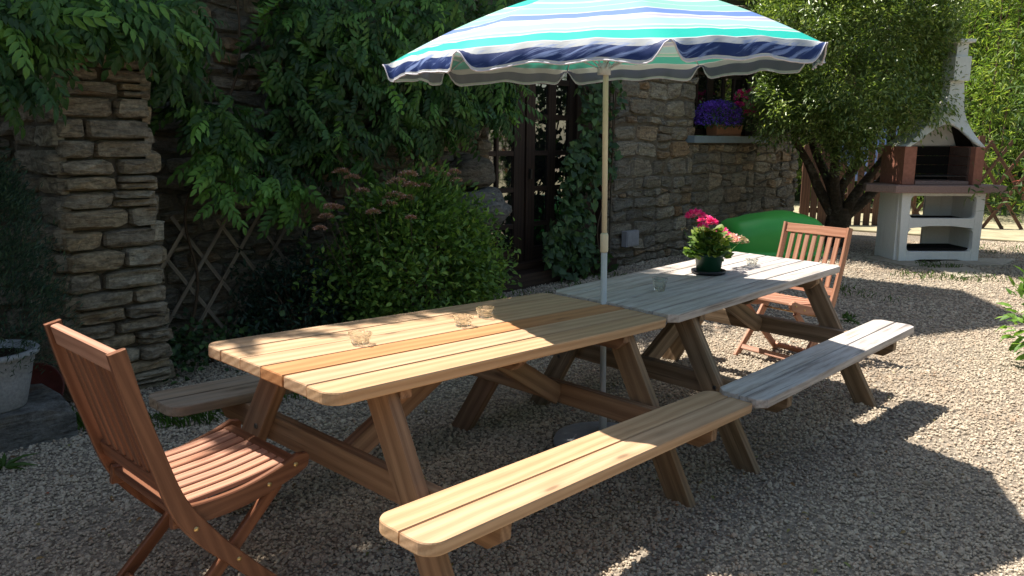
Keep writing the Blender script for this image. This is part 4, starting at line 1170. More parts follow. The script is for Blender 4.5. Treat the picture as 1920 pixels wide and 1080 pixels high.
# ------------------------------------------------------------------ window, sill, flowers
def window():
    t = thing('window', 'dark wooden window with small panes above the blue-grey sill', 'window', (8.15, 3.35, 0)); ox = 8.15
    def rl(n, x0, x1, z0, z1, y0, y1, mat='dark_wood'):
        mb = MB(); mb.box(x0 - ox, x1 - ox, y0, y1, z0, z1); return mb.obj(n, M[mat], t)
    rl('frame', WX0, WX0 + .09, WZ0 + .01, WZ1, -.04, .04); rl('frame', WX1 - .09, WX1, WZ0 + .01, WZ1, -.04, .04)
    rl('frame', WX0 + .091, WX1 - .091, WZ0 + .01, WZ0 + .09, -.04, .04); rl('frame', WX0 + .091, WX1 - .091, WZ1 - .07, WZ1, -.04, .04)
    xs = [7.34, 7.60, 7.66, 7.90, 8.08, 8.32, 8.38, 8.62, 8.68, 8.96]
    for a, b in ((7.605, 7.65), (7.93, 8.06), (8.36, 8.40), (8.66, 8.70)): rl('mullion', a, b, WZ0 + .091, WZ1 - .071, -.025, .025)
    for z in (1.95, 2.33):
        for a, b in ((7.341, 7.604), (7.651, 7.929), (8.061, 8.359), (8.401, 8.659), (8.701, 8.959)): rl('glazing_bar', a, b, z, z + .035, -.022, .022)
    for a, b in ((7.341, 7.604), (7.651, 7.929), (8.061, 8.359), (8.401, 8.659), (8.701, 8.959)):
        for za, zb in ((1.621, 1.949), (1.986, 2.329), (2.366, 2.679)): rl('pane', a, b, za, zb, -.004, .004, 'pane')
window()
mb = MB(); mb.slab([(7.07, 3.02), (9.26, 3.02), (9.26, 3.34), (7.07, 3.34)], 1.44, 1.53, .004)
tag(mb.obj('window_sill', M['sill']), 'pale blue-grey stone sill under the small window', 'window sill')
mb = MB(); mb.box(-.13, .13, -.07, .0, -.09, .09); mb.slab([(-.115, -.075), (.115, -.075), (.115, .075), (-.115, .075)], 0, .008, .003, Matrix.Translation((0, -.07, 0)) @ Matrix.Rotation(PI / 2, 4, 'X'))
o = mb.obj('electric_box', M['plasticbox'], None, loc=(5.74, 3.09, .335)); tag(o, 'small grey electric box fixed low on the stone wall beside the door post', 'electric box')

def trough(x0, x1, label):
    mb = MB(); L = x1 - x0
    mb.add([(-L / 2, -.07, 0), (L / 2, -.07, 0), (L / 2, .07, 0), (-L / 2, .07, 0), (-L / 2 - .02, -.09, .15), (L / 2 + .02, -.09, .15), (L / 2 + .02, .09, .15), (-L / 2 - .02, .09, .15),
            (-L / 2, -.07, .15), (L / 2, -.07, .15), (L / 2, .07, .15), (-L / 2, .07, .15), (-L / 2, -.07, .12), (L / 2, -.07, .12), (L / 2, .07, .12), (-L / 2, .07, .12)],
           [(3, 2, 1, 0), (0, 1, 5, 4), (1, 2, 6, 5), (2, 3, 7, 6), (3, 0, 4, 7), (4, 5, 9, 8), (5, 6, 10, 9), (6, 7, 11, 10), (7, 4, 8, 11), (8, 9, 13, 12), (9, 10, 14, 13), (10, 11, 15, 14), (11, 8, 12, 15), (12, 13, 14, 15)])
    o = mb.obj('flower_trough', M['terracotta'], None, loc=((x0 + x1) / 2, 3.15, 1.534)); tag(o, label, 'flower trough')
trough(7.75, 8.45, 'orange terracotta trough on the window sill under the violet flowers')
rs = np.random.RandomState(77)
def fl_bush(name, label, c, r, n, leafm, fm, nf, fsize, tuft=.04):
    t = thing(name, label, 'flowers', (c[0], c[1], c[2]))
    P, out = clump(rs, n, (0, 0, 0), r, .4, 60, tuft, -9); P = P[P[:, 2] > -r[2] * .7]; out = out[:len(P)]
    D = P / (np.linalg.norm(P, axis=1, keepdims=True) + 1e-6) + rand_dirs(rs, len(P)) * .8; D /= np.linalg.norm(D, axis=1, keepdims=True)
    scatter_mesh('foliage', leaf_tpl(.04, .02, .2, .2), P, frames(D, rs), rs.uniform(.7, 1.2, len(P)), rs.uniform(0, 1, len(P)), leafm, t, 'stuff')
    if nf:
        d = rand_dirs(rs, nf); d[:, 2] = np.where(d[:, 2] < -.5, -d[:, 2], d[:, 2]); Q = d * np.array(r) * rs.uniform(.85, 1.12, (nf, 1))
        E = d + rand_dirs(rs, nf) * .6; E /= np.linalg.norm(E, axis=1, keepdims=True)
        scatter_mesh('blossom', leaf_tpl(fsize, fsize * .8, .2, .1, 1), Q, frames(E, rs), rs.uniform(.7, 1.2, nf), rs.uniform(0, 1, nf), fm, t, 'stuff')
    return t
vl = fl_bush('lobelia_plant', 'mound of violet-blue flowers on the left of the window sill', (7.84, 3.10, 1.78), (.52, .17, .19), 1500, M['vine'], M['violet'], 3200, .030)
gp_ = fl_bush('pink_geranium', 'hot pink geranium at the right end of the window sill', (8.85, 3.08, 1.78), (.25, .16, .22), 700, M['vine'], M['pinkfl'], 0, .03)
for (px, py, r) in ((1388, 187, .09), (1397, 203, .10), (1412, 176, .08), (1405, 213, .07), (1415, 217, .07), (1391, 176, .05), (1385, 198, .06)):
    p = on_y(px, py, 3.0) - gp_.location; head('flower_head', p, r, 110, M['pinkfl'], rs, gp_, .035, .8)

# ------------------------------------------------------------------ vine beside the door
def vine():
    rs = np.random.RandomState(15)
    t = thing('climbing_vine', 'dark leafy vine climbing the post between the doors and the stone wall', 'climbing plant', (4.95, 3.1, 0)); base = np.array([4.95, 3.1, 0])
    P = []
    for (cx, cy, rx, ry, n) in ((1100, 300, 40, 45, 260), (1085, 350, 40, 70, 330), (1075, 440, 40, 70, 380), (1095, 500, 55, 45, 300), (1110, 220, 22, 60, 120), (1095, 150, 20, 40, 60), (1140, 180, 30, 50, 90), (1145, 290, 14, 50, 50), (1040, 460, 24, 40, 80)):
        for _ in range(n):
            a = rs.uniform(0, 2 * PI); r = math.sqrt(rs.uniform()); p = on_y(cx + rx * r * math.cos(a), cy + ry * r * math.sin(a), 2.98 + rs.uniform(-.12, .12))
            if p.z > .02: P.append(tuple(p))
    P = np.array(P) - base; D = rs.normal(size=(len(P), 3)) * .6 + np.array([0, -.5, -.5]); D /= np.linalg.norm(D, axis=1, keepdims=True)
    V = np.array([(0, 0, 0), (-.01, .022, .004), (.02, .034, .002), (.045, .018, -.004), (.07, 0, -.012), (.045, -.018, -.004), (.02, -.034, .002), (-.01, -.022, .004)])
    scatter_mesh('foliage', (V, [(0, 4, 3, 2), (0, 2, 1), (0, 6, 5, 4), (0, 7, 6)]), P, frames(D, rs, (0, -1, .3), .4), rs.uniform(.7, 1.35, len(P)), rs.uniform(0, 1, len(P)), M['vine'], t, 'stuff')
    for pts in ([(.0, -.05, 0), (.05, -.06, .6), (-.08, -.05, 1.2), (.05, -.05, 1.9), (.0, -.04, 2.5)], [(.2, -.1, 0), (.05, -.1, .5), (.3, -.08, 1.1), (.4, -.05, 2.0)]):
        mb = MB(); mb.tube(smooth_path(pts, 6), .008, 6); mb.obj('stem', M['twig'], t, True)
vine()

# ------------------------------------------------------------------ round tree
def limb(mb, p0, p1, r0, r1, rs, sub=3, wob=.12):
    p0 = Vector(p0); p1 = Vector(p1); L = (p1 - p0).length
    pts = [p0] + [p0.lerp(p1, f) + Vector(rs.normal(size=3)) * wob * L * .3 for f in (.35, .7)] + [p1]
    pp = smooth_path(pts, 5); n = len(pp); mb.tube(pp, [r0 + (r1 - r0) * i / (n - 1) for i in range(n)], 9); return pp
def round_tree():
    rs = np.random.RandomState(42)
    B = on_z(1562, 462, 0); B.z = 0
    t = thing('round_tree', 'low round-crowned tree with small leaves between the house corner and the barbecue', 'tree', B)
    C = at_depth(1596, 75, 10.3) - B
    mb = MB(); limb(mb, (0, 0, -.05), (.05, -.02, .55), .19, .15, rs, wob=.05); mb.obj('trunk', M['bark'], t, True)
    ends = []
    for (dx, dy, z) in ((-.55, .45, 1.5), (-.25, .1, 1.6), (.12, -.12, 1.5), (.45, -.5, 1.35), (.75, -.75, 1.6), (.1, .5, 1.7), (-.45, -.1, 1.7)):
        mb = MB(); e = Vector((dx, dy, z)); limb(mb, (.05 + dx * .08, -.02 + dy * .08, .42), e, .085, .04, rs)
        for _ in range(3):
            e2 = e + Vector((rs.uniform(-.6, .6), rs.uniform(-.6, .6), rs.uniform(.3, .9))); limb(mb, e, e2, .035, .012, rs)
        mb.obj('branch', M['bark'], t, True)
    nodes = 760; c = np.array(C); r = np.array((1.22, 1.22, 1.58))
    d = rand_dirs(rs, nodes); rr = rs.uniform(.25, 1, nodes) ** .35
    bump_ = 1 + .13 * np.sin(d[:, 0] * 5 + 1) * np.cos(d[:, 1] * 6) + .10 * np.sin(d[:, 2] * 9)
    K = d * (rr * bump_)[:, None] * r + c; K = K[(K[:, 2] > 1.25 + .18 * np.sin(K[:, 0] * 4) + 0.10 * np.sin(K[:, 1] * 7))]
    n = 80000; i = rs.randint(0, len(K), n); P = K[i] + rs.normal(scale=.088, size=(n, 3)); out = (P - c) / np.array(r); out /= np.linalg.norm(out, axis=1, keepdims=True)
    TD = rand_dirs(rs, len(K)) ; D = out * .5 + TD[i] * .7 + rand_dirs(rs, n) * .6 + np.array([0, 0, .15]); D /= np.linalg.norm(D, axis=1, keepdims=True)
    rn = np.clip(rs.uniform(0, .75, n) + rs.uniform(0, .25, len(K))[i], 0, 1)
    scatter_mesh('crown', leaf_tpl(.066, .024, .15, .15, 1), P, frames(D, rs), rs.uniform(.7, 1.25, n), rn, M['tree'], t, 'stuff')
    return B
TB = round_tree()

# ------------------------------------------------------------------ far vegetation
def tall_clump(name, label, cat, x, y, h, r, n, tpl, mat, rs, group=None, culms=8):
    t = thing(name, label, cat, (x, y, 0), group=group)
    K = []
    for k in range(culms):
        a = rs.uniform(0, 2 * PI); q = rs.uniform(0, r * .5); bx_, by_ = math.cos(a) * q, math.sin(a) * q; lx, ly = rs.uniform(-.5, .5, 2) * r
        mb = MB(); mb.tube(smooth_path([(bx_, by_, 0), (bx_ + lx * .3, by_ + ly * .3, h * .5), (bx_ + lx, by_ + ly, h)], 4), [.02] * 5 + [.012] * 3 + [.006], 6); mb.obj('stem', M['twig'], t, True)
    nodes = 420; a = rs.uniform(0, 2 * PI, nodes); q = r * np.sqrt(rs.uniform(.2, 1, nodes)); z = rs.uniform(.03, 1, nodes) * h
    q = q * (1 - .35 * (z / h) ** 3) * (1 + .2 * np.sin(z * 3 + a * 2)); K = np.stack([q * np.cos(a), q * np.sin(a), z], 1)
    i = rs.randint(0, nodes, n); P = K[i] + rs.normal(scale=.16, size=(n, 3)); P = P[P[:, 2] > .02]; n = len(P)
    D = rand_dirs(rs, n) * .9 + np.stack([P[:, 0], P[:, 1], np.zeros(n)], 1) * .4 + np.array([0, 0, -.3]); D /= np.linalg.norm(D, axis=1, keepdims=True)
    scatter_mesh('foliage', tpl, P, frames(D, rs), rs.uniform(.7, 1.3, n), rs.uniform(0, 1, n), mat, t, 'stuff')
    return t
rs = np.random.RandomState(55)
bt = leaf_tpl(.14, .024, .15, .2, 1)
def ground_at(px, D):
    p = at_depth(px, 400, D); p.z = 0; return p
lab = ['bright green bamboo clump right behind the chimney of the barbecue', 'tall bamboo clump beyond the lattice fence at the right edge', 'bamboo clump rising behind the round tree, above the brown gate', 'bamboo clump left of the round tree top, beyond the house corner', 'tall bamboo clump between the chimney and the red-tipped shrub']
for k, (px, D, h, r) in enumerate(((1800, 17.2, 5.2, 1.3), (1905, 15.5, 5.6, 1.3), (1640, 18.5, 5.6, 1.6), (1480, 20, 5.8, 1.6), (1865, 18.5, 6, 1.5))):
    p = ground_at(px, D); tall_clump('bamboo_clump', lab[k], 'bamboo', p.x, p.y, h, r, 9500, bt, M['bamboo'], rs, 'bamboo clumps beyond the fence')
# far hedge closing the view
def far_hedge(name, label, a, b, h, th, n, mat, tpl, rs):
    a = Vector(a); b = Vector(b); L = (b - a).length; t = thing(name, label, 'hedge', (a.x, a.y, 0)); d = (b - a) / L; nn = Vector((-d.y, d.x))
    mb = MB(); mb.add([(0, 0, 0)], [])
    mb = MB()
    def q(u, v, z): p = d * u + nn * v; return (p.x, p.y, z)
    mb.add([q(0, -th * .3, 0), q(L, -th * .3, 0), q(L, th * .3, 0), q(0, th * .3, 0), q(0, -th * .25, h * .93), q(L, -th * .25, h * .93), q(L, th * .25, h * .93), q(0, th * .25, h * .93)], [(0, 1, 5, 4), (1, 2, 6, 5), (2, 3, 7, 6), (3, 0, 4, 7), (4, 5, 6, 7)])
    mb.obj('dark_core', M['hcore'], t)  # solid dark core added inside the hedge to block light
    u = rs.uniform(0, L, n); v = rs.uniform(-.5, .5, n) * th; z = rs.uniform(0, 1, n) ** .8 * h * (1 + .06 * np.sin(u * 1.7))
    P = np.stack([d.x * u + nn.x * v, d.y * u + nn.y * v, z], 1); D = rand_dirs(rs, n)
    scatter_mesh('foliage', tpl, P, frames(D, rs), rs.uniform(.7, 1.4, n), rs.uniform(0, 1, n), mat, t, 'stuff')
M['hcore'] = flat('hedge_dark_core', (.035, .045, .02), .95)
far_hedge('far_hedge', 'dense green hedge closing the garden behind the bamboo', (13, 12), (27, -6), 7.5, 2.2, 26000, M['bamboo'], leaf_tpl(.26, .12, .2, .2, 1), rs)
far_hedge('unseen_back_hedge', 'hedge added behind the viewer to darken the reflections in the door panes', (-9, -8.2), (12, -9.5), 3.0, 1.8, 12000, M['spirea'], leaf_tpl(.22, .11, .2, .2, 1), rs)  # added behind the camera so the panes mirror leaves instead of bright sky
far_hedge('unseen_side_hedge', 'hedge added beyond the left edge of the picture to hold back sky light', (-7.5, 4), (-9, -8), 2.8, 1.6, 6000, M['spirea'], leaf_tpl(.22, .11, .2, .2, 1), rs)  # added out of view, blocks sky light and gives the panes something to reflect

# ------------------------------------------------------------------ fence: gate pickets and lattice
F0 = on_z(1497, 424); F1 = on_z(1665, 426); F2 = on_z(1990, 436); 
def fences():
    t = thing('picket_gate', 'brown wooden picket gate between the house corner and the barbecue', 'gate', F0)
    d = (F1 - F0); L = d.length; d.normalize(); ang = math.atan2(d.y, d.x); t.rotation_euler = (0, 0, ang)
    n = 10
    for k in range(n):
        u = .08 + (L - .16) * k / (n - 1); h = 1.42 + RS.uniform(-.03, .03)
        if k in (4, 5, 6): h = 1.15
        wd = .11 if k not in (0, 2, 9) else .16
        board('picket', M['fence'], t, (u, 0, .02), (u, 0, h), wd, .022, (0, 1, 0), (.03, 0, 0, .03), 1)
    board('gate_rail', M['fence'], t, (.0, .03, .28), (L, .03, .28), .09, .03, (0, 1, 0)); board('gate_rail', M['fence'], t, (.0, .03, 1.0), (L, .03, 1.0), .09, .03, (0, 1, 0))
    board('brace', M['fence'], t, (L * .3, .05, .30), (L * .95, .05, 1.0), .08, .022, (0, 1, 0))
    t = thing('lattice_fence', 'brown diamond lattice fence behind the barbecue', 'fence', F1)
    d = (F2 - F1); L = d.length; d.normalize(); t.rotation_euler = (0, 0, math.atan2(d.y, d.x)); h = 1.5; s = .30
    n = int((L + h) / s)
    for k in range(n + 1):
        u0 = k * s
        for sg, yy in ((1, 0), (-1, .022)):
            if sg > 0: a = Vector((u0 - h * .62, 0)); b = Vector((u0, h))
            else: a = Vector((u0, 0)); b = Vector((u0 - h * .62, h))
            def cl(p, q):
                if p.x < 0 and q.x < 0: return None
                if p.x < 0: f = (0 - p.x) / (q.x - p.x); p = p.lerp(q, f)
                if q.x < 0: f = (0 - q.x) / (p.x - q.x); q = q.lerp(p, f)
                return p, q
            r = cl(a, b)
            if not r or max(r[0].x, r[1].x) > L or (r[0] - r[1]).length < .1: continue
            a, b = r; board('slat', M['fence'], t, (a.x, yy, max(a.y, .02)), (b.x, yy, b.y), .055, .02, (0, 1, 0))
    for u in (0.0, L * .5): board('fence_post', M['fence'], t, (u, .06, 0), (u, .06, h + .08), .09, .09, (0, 1, 0))
fences()
# pale blue sheet hanging on a line beyond the gate
def sheet():
    c = at_depth(1622, 275, 14.6); t = thing('washing_line', 'washing line with a pale blue sheet beyond the gate, glimpsed through the round tree', 'washing line', (c.x, c.y, 0))
    dv = Vector((.67, -.745, 0))
    for s in (-1.0, 1.0):
        mb = MB(); mb.tube([dv * s, dv * s + Vector((0, 0, 1.9))], .03, 8); mb.obj('post', M['fence'], t, True)
    mb = MB(); mb.tube([dv * s + Vector((0, 0, 1.86 - .08 * (1 - s * s))) for s in np.linspace(-1, 1, 9)], .005, 5); mb.obj('line', M['pole_white'], t)
    vs = []; fs = []; nu, nv = 24, 6
    for i in range(nu + 1):
        u = -.62 + 1.2 * i / nu
        for j in range(nv + 1):
            p = dv * u + Vector((0, 0, 1.84 - .08 * (1 - u * u) - 1.0 * j / nv)) + Vector((.745, .67, 0)) * .05 * math.sin(u * 14) * (j / nv + .2); vs.append(p)
    for i in range(nu):
        for j in range(nv): a = i * (nv + 1) + j; fs.append((a, a + 1, a + nv + 2, a + nv + 1))
    obj('blue_sheet', mesh_data('blue_sheet', vs, fs, True), M['bluecloth'], t)
sheet()

# ------------------------------------------------------------------ masonry barbecue
def barbecue():
    P = on_z(1684, 492); Q = on_z(1834, 492); d = (Q - P).normalized()
    t = thing('masonry_barbecue', 'white masonry garden barbecue with terracotta firebox, brown worktop and tall white chimney', 'barbecue', P, (0, 0, math.atan2(d.y, d.x)))
    Wd, Dp = 1.03, .56
    # front frame with two openings, as strips butted together
    def arch_frame():
        mb = MB()
        y0, y1 = 0, .07
        def pl(poly): mb.slab(poly, 0, .07, .006, Matrix.Translation((0, .07, 0)) @ Matrix.Rotation(PI / 2, 4, 'X'))
        # outer with holes -> grid of polygons; holes: upper (.09-.91,.55-.84), lower (.08-.92,.14-.42)
        pl([(-.0, 0), (.09, .0), (.09, .86), (-.03, .86)])
        pl([(.92, 0), (1.02, 0), (1.03, .86), (.92, .86)])
        pl([(.0905, .0), (.28, .035), (.74, .035), (.9195, .0), (.9195, .135), (.0905, .135)])
        pl([(.0905, .41), (.12, .425), (.35, .452), (.65, .452), (.89, .425), (.9195, .41), (.9195, .55), (.0905, .55)])
        pl([(.0905, .825), (.9195, .825), (.9195, .86), (.0905, .86)])
        # rounded inner corners
        for (x, z, sx, sz) in ((.09, .135, 1, 1), (.92, .135, -1, 1), (.09, .55, 1, 1), (.92, .55, -1, 1), (.09, .825, 1, -1), (.92, .825, -1, -1), (.09, .41, 1, -1), (.92, .41, -1, -1)):
            r = .05; arc = [(x + sx * (r - r * math.sin(a)), z + sz * (r - r * math.cos(a))) for a in np.linspace(0, PI / 2, 6)]
            poly = [(x, z)] + [(p[0], p[1]) for p in arc]
            ar = sum(poly[i][0] * poly[(i + 1) % len(poly)][1] - poly[(i + 1) % len(poly)][0] * poly[i][1] for i in range(len(poly)))
            if ar < 0: poly.reverse()
            mb.slab(poly, .001, .069, .001, Matrix.Translation((0, .07, 0)) @ Matrix.Rotation(PI / 2, 4, 'X'))
        return mb.obj('front_frame', M['white'], t)
    arch_frame()
    mb = MB(); mb.slab([(-.03 + .0, .072), (.045, .072), (.045, Dp), (-.02, Dp)], .0, .858, .006); mb.obj('side_wall', M['white'], t)
    mb = MB(); mb.slab([(.96, .072), (1.025, .072), (1.02, Dp), (.96, Dp)], .0, .858, .006); mb.obj('side_wall', M['white'], t)
    mb = MB()
    Mx = Matrix.Translation((0, Dp + .05, 0)) @ Matrix.Rotation(PI / 2, 4, 'X')
    for poly in ([(.0, 0), (.30, 0), (.30, .86), (.0, .86)][:0] or [(.0, .0), (1.0, .0), (1.0, .12), (.0, .12)], [(.0, .42), (1.0, .42), (1.0, .54), (.0, .54)], [(.60, .1205), (1.0, .1205), (1.0, .4195), (.60, .4195)], [(.60, .5405), (1.0, .5405), (1.0, .857), (.60, .857)]):
        mb.slab(poly, 0, .045, .004, Mx)
    mb.obj('back_wall', M['white'], t)
    mb = MB(); mb.box(.05, .955, .075, Dp - .0, .145, .165); mb.box(.05, .955, .075, Dp, .50, .53); mb.obj('shelf', M['soot'], t)
    # worktop with clipped left corner
    mb = MB(); mb.slab([(-.17, -.10), (1.24, -.10), (1.27, .15), (1.22, .56), (-.02, .60), (-.30, .46), (-.36, .26)], .861, .955, .012); mb.obj('worktop', M['worktop'], t)
    # firebox
    mb = MB(); mb.slab([(-.02, .05), (.13, .05), (.16, .60), (-.02, .60)], .957, 1.42, .006); fb = mb.obj('firebox_side', M['terra'], t)
    mb = MB(); mb.slab([(.87, .05), (.985, .05), (.985, .60), (.84, .60)], .957, 1.42, .006); mb.obj('firebox_side', M['terra'], t)
    for r_, a in enumerate(np.arange(.957, 1.41, .115)):
        mb = MB(); mb.box(.161, .839, .545, .60, a, a + .112); mb.obj('firebrick', M['soot'], t)
    for s, x in ((0, .1305), (1, .8395)):
        for a in np.arange(.96, 1.4, .115):
            mb = MB(); mb.box(x, x + .028, .14, .54, a, a + .108); mb.obj('firebrick', M['firebrick'], t)
    mb = MB(); mb.slab([(.16, .08), (.84, .08), (.84, .54), (.16, .54)], .958, 1.0, .004); mb.obj('fire_tray', M['worktop'], t)
    mb = MB()
    for x in np.linspace(.18, .82, 16): mb.tube([(x, .10, 1.06), (x, .50, 1.06)], .004, 5)
    mb.tube([(.18, .12, 1.06), (.82, .12, 1.06)], .006, 6); mb.tube([(.18, .48, 1.06), (.82, .48, 1.06)], .006, 6); mb.obj('grill_grate', M['steel'], t)
    # hood: concave sweep from firebox width to the chimney
    prof = []
    for f in np.linspace(0, 1, 16):
        z = 1.422 + .72 * f; e = (1 - f) ** 1.9
        prof.append((z, .09 + (.495 - .09) * e, .30 - (.30 - .12) * (1 - e) * .9))     # z, half width, front depth from back
    prof += [(2.20, .09, .13), (2.26, .09, .13)]; shf = lambda z: (max(0, min(1, (z - 1.422) / .6)) * .175, max(0, min(1, (z - 1.422) / .6)) * -.20)
    cx = .485; yb = .60
    # shell with arched mouth in front
    vs = []; fs = []
    rings = []
    pz = [p[0] for p in prof]; ph_ = [p[1] for p in prof]; pf = [p[2] for p in prof]
    us = list(np.linspace(-.97, .97, 25)); m = len(us) + 4
    arch = lambda u: 1.422 + .27 * math.sqrt(max(0, 1 - (u / .84) ** 2))
    def fv(u, z):
        zz = max(z, arch(u)); hw = float(np.interp(zz, pz, ph_)); fd = float(np.interp(zz, pz, pf)); a_, b_ = shf(zz)
        return (cx + a_ + hw * u, yb - fd * 1.85 + b_ * .55, zz)
    for (z, hw, fd) in prof:
        sx_, sy_ = shf(z); yf = yb - fd * 1.85 + sy_ * .55
        rings.append(len(vs)); vs += [(cx - hw + sx_, yb + sy_, z), (cx - hw + sx_, yf, z)] + [fv(u, z) for u in us] + [(cx + sx_ + hw, yf, z), (cx + sx_ + hw, yb + sy_, z)]
    for i in range(len(prof) - 1):
        for k in range(m - 1):
            if 2 <= k < m - 3 and max(arch(us[k - 2]), arch(us[k - 1])) > prof[i + 1][0] + 1e-6 and min(arch(us[k - 2]), arch(us[k - 1])) > prof[i + 1][0]: continue
            a = rings[i] + k; b = rings[i + 1] + k; fs.append((a, a + 1, b + 1, b))
    # back
    for i in range(len(prof) - 1): a = rings[i]; b = rings[i + 1]; fs.append((a + m - 1, a, b, b + m - 1))
    o = obj('hood', mesh_data('hood', vs, fs), M['white'], t)
    md = o.modifiers.new('thickness', 'SOLIDIFY'); md.thickness = .035; md.offset = -1
    auto_smooth(o, 50)
    mb = MB(); mb.add([(cx - .44, yb - .02, 1.425), (cx + .44, yb - .02, 1.425), (cx + .19, yb - .12, 1.85), (cx + .05, yb - .12, 1.85), (cx - .44, .2, 1.425), (cx + .44, .2, 1.425), (cx + .19, .28, 1.85), (cx + .05, .28, 1.85)],
                     [(0, 1, 2, 3), (4, 0, 3, 7), (1, 5, 6, 2), (7, 3, 2, 6)]); mb.obj('hood_lining', M['soot'], t)
    cx = .66; yb = .42
    mb = MB(); mb.slab([(cx - .10, yb - .26), (cx + .10, yb - .26), (cx + .10, yb + .01), (cx - .10, yb + .01)], 2.21, 2.50, .01); mb.obj('chimney', M['white'], t)
    mb = MB(); mb.slab([(cx - .07, yb - .22), (cx + .07, yb - .22), (cx + .07, yb - .03), (cx - .07, yb - .03)], 2.501, 2.66, .008); mb.slab([(cx - .12, yb - .28), (cx + .12, yb - .28), (cx + .12, yb + .02), (cx - .12, yb + .02)], 2.661, 2.70, .008); mb.obj('chimney_cap', M['white'], t)
M['firebrick'] = flat('firebrick', (.12, .075, .06), .9, .2, .25, 20, .4)
barbecue()
def slab_at(label, pts):
    P = [on_z(*p) for p in pts]; c = sum(P, Vector()) / len(P); poly = [(p.x - c.x, p.y - c.y) for p in P]
    ar = sum(poly[i][0] * poly[(i + 1) % len(poly)][1] - poly[(i + 1) % len(poly)][0] * poly[i][1] for i in range(len(poly)))
    if ar < 0: poly.reverse()
    mb = MB(); mb.slab(poly, -.02, .022, .006); tag(mb.obj('paving_slab', M['paving'], None, loc=(c.x, c.y, 0)), label, 'paving slab', 'paving slabs round the barbecue')
slab_at('pale sunlit paving slab in front of the barbecue', [(1745, 506), (1800, 523), (1862, 519), (1812, 503)])
slab_at('shaded paving slab at the left foot of the barbecue', [(1618, 484), (1700, 502), (1738, 497), (1660, 480)])
slab_at('paving slab under the right foot of the barbecue', [(1745, 497), (1880, 500), (1905, 488), (1790, 486)])

# ------------------------------------------------------------------ green tub
def tub():
    c = at_depth(1442, 470, 9.0); c.z = 0
    t = thing('plastic_tub', 'bright green domed plastic tub with a lid standing before the stone wall', 'plastic tub', c, (0, 0, math.radians(-42)))
    def sect(f, body=True):
        pass
    def shape(prof, name, off=(0, 0), lobe=True):
        n = 56; vs = []; fs = []
        for (r, z) in prof:
            for k in range(n):
                a = 2 * PI * k / n; ca, sa = math.cos(a), math.sin(a)
                e = .5; x = .54 * r * math.copysign(abs(ca) ** e, ca); y = .36 * r * math.copysign(abs(sa) ** e, sa)
                zz = z
                if z > .55:
                    zz += .055 * math.exp(-((x - .17) / .24) ** 2) * (1 - r) ** .5 - .03 * math.exp(-((x + .36) / .12) ** 2)
                vs.append((x, y, zz))
        for i in range(len(prof) - 1):
            for k in range(n): k2 = (k + 1) % n; fs.append((i * n + k, i * n + k2, (i + 1) * n + k2, (i + 1) * n + k))
        fs.append(tuple((len(prof) - 1) * n + k for k in range(n)))
        o = obj(name, mesh_data(name, vs, fs), M['green_plastic'], t); auto_smooth(o, 60); return o
    shape([(.86, .0), (.90, .02), (.97, .22), (.985, .235)], 'body')
    shape([(1.03, .238), (1.04, .25), (1.04, .275), (1.0, .285), (1.0, .30), (1.01, .32), (1.01, .44), (.99, .52), (.94, .585), (.83, .63), (.62, .655), (.4, .665), (.1, .668), (.02, .668)], 'lid')
tub()

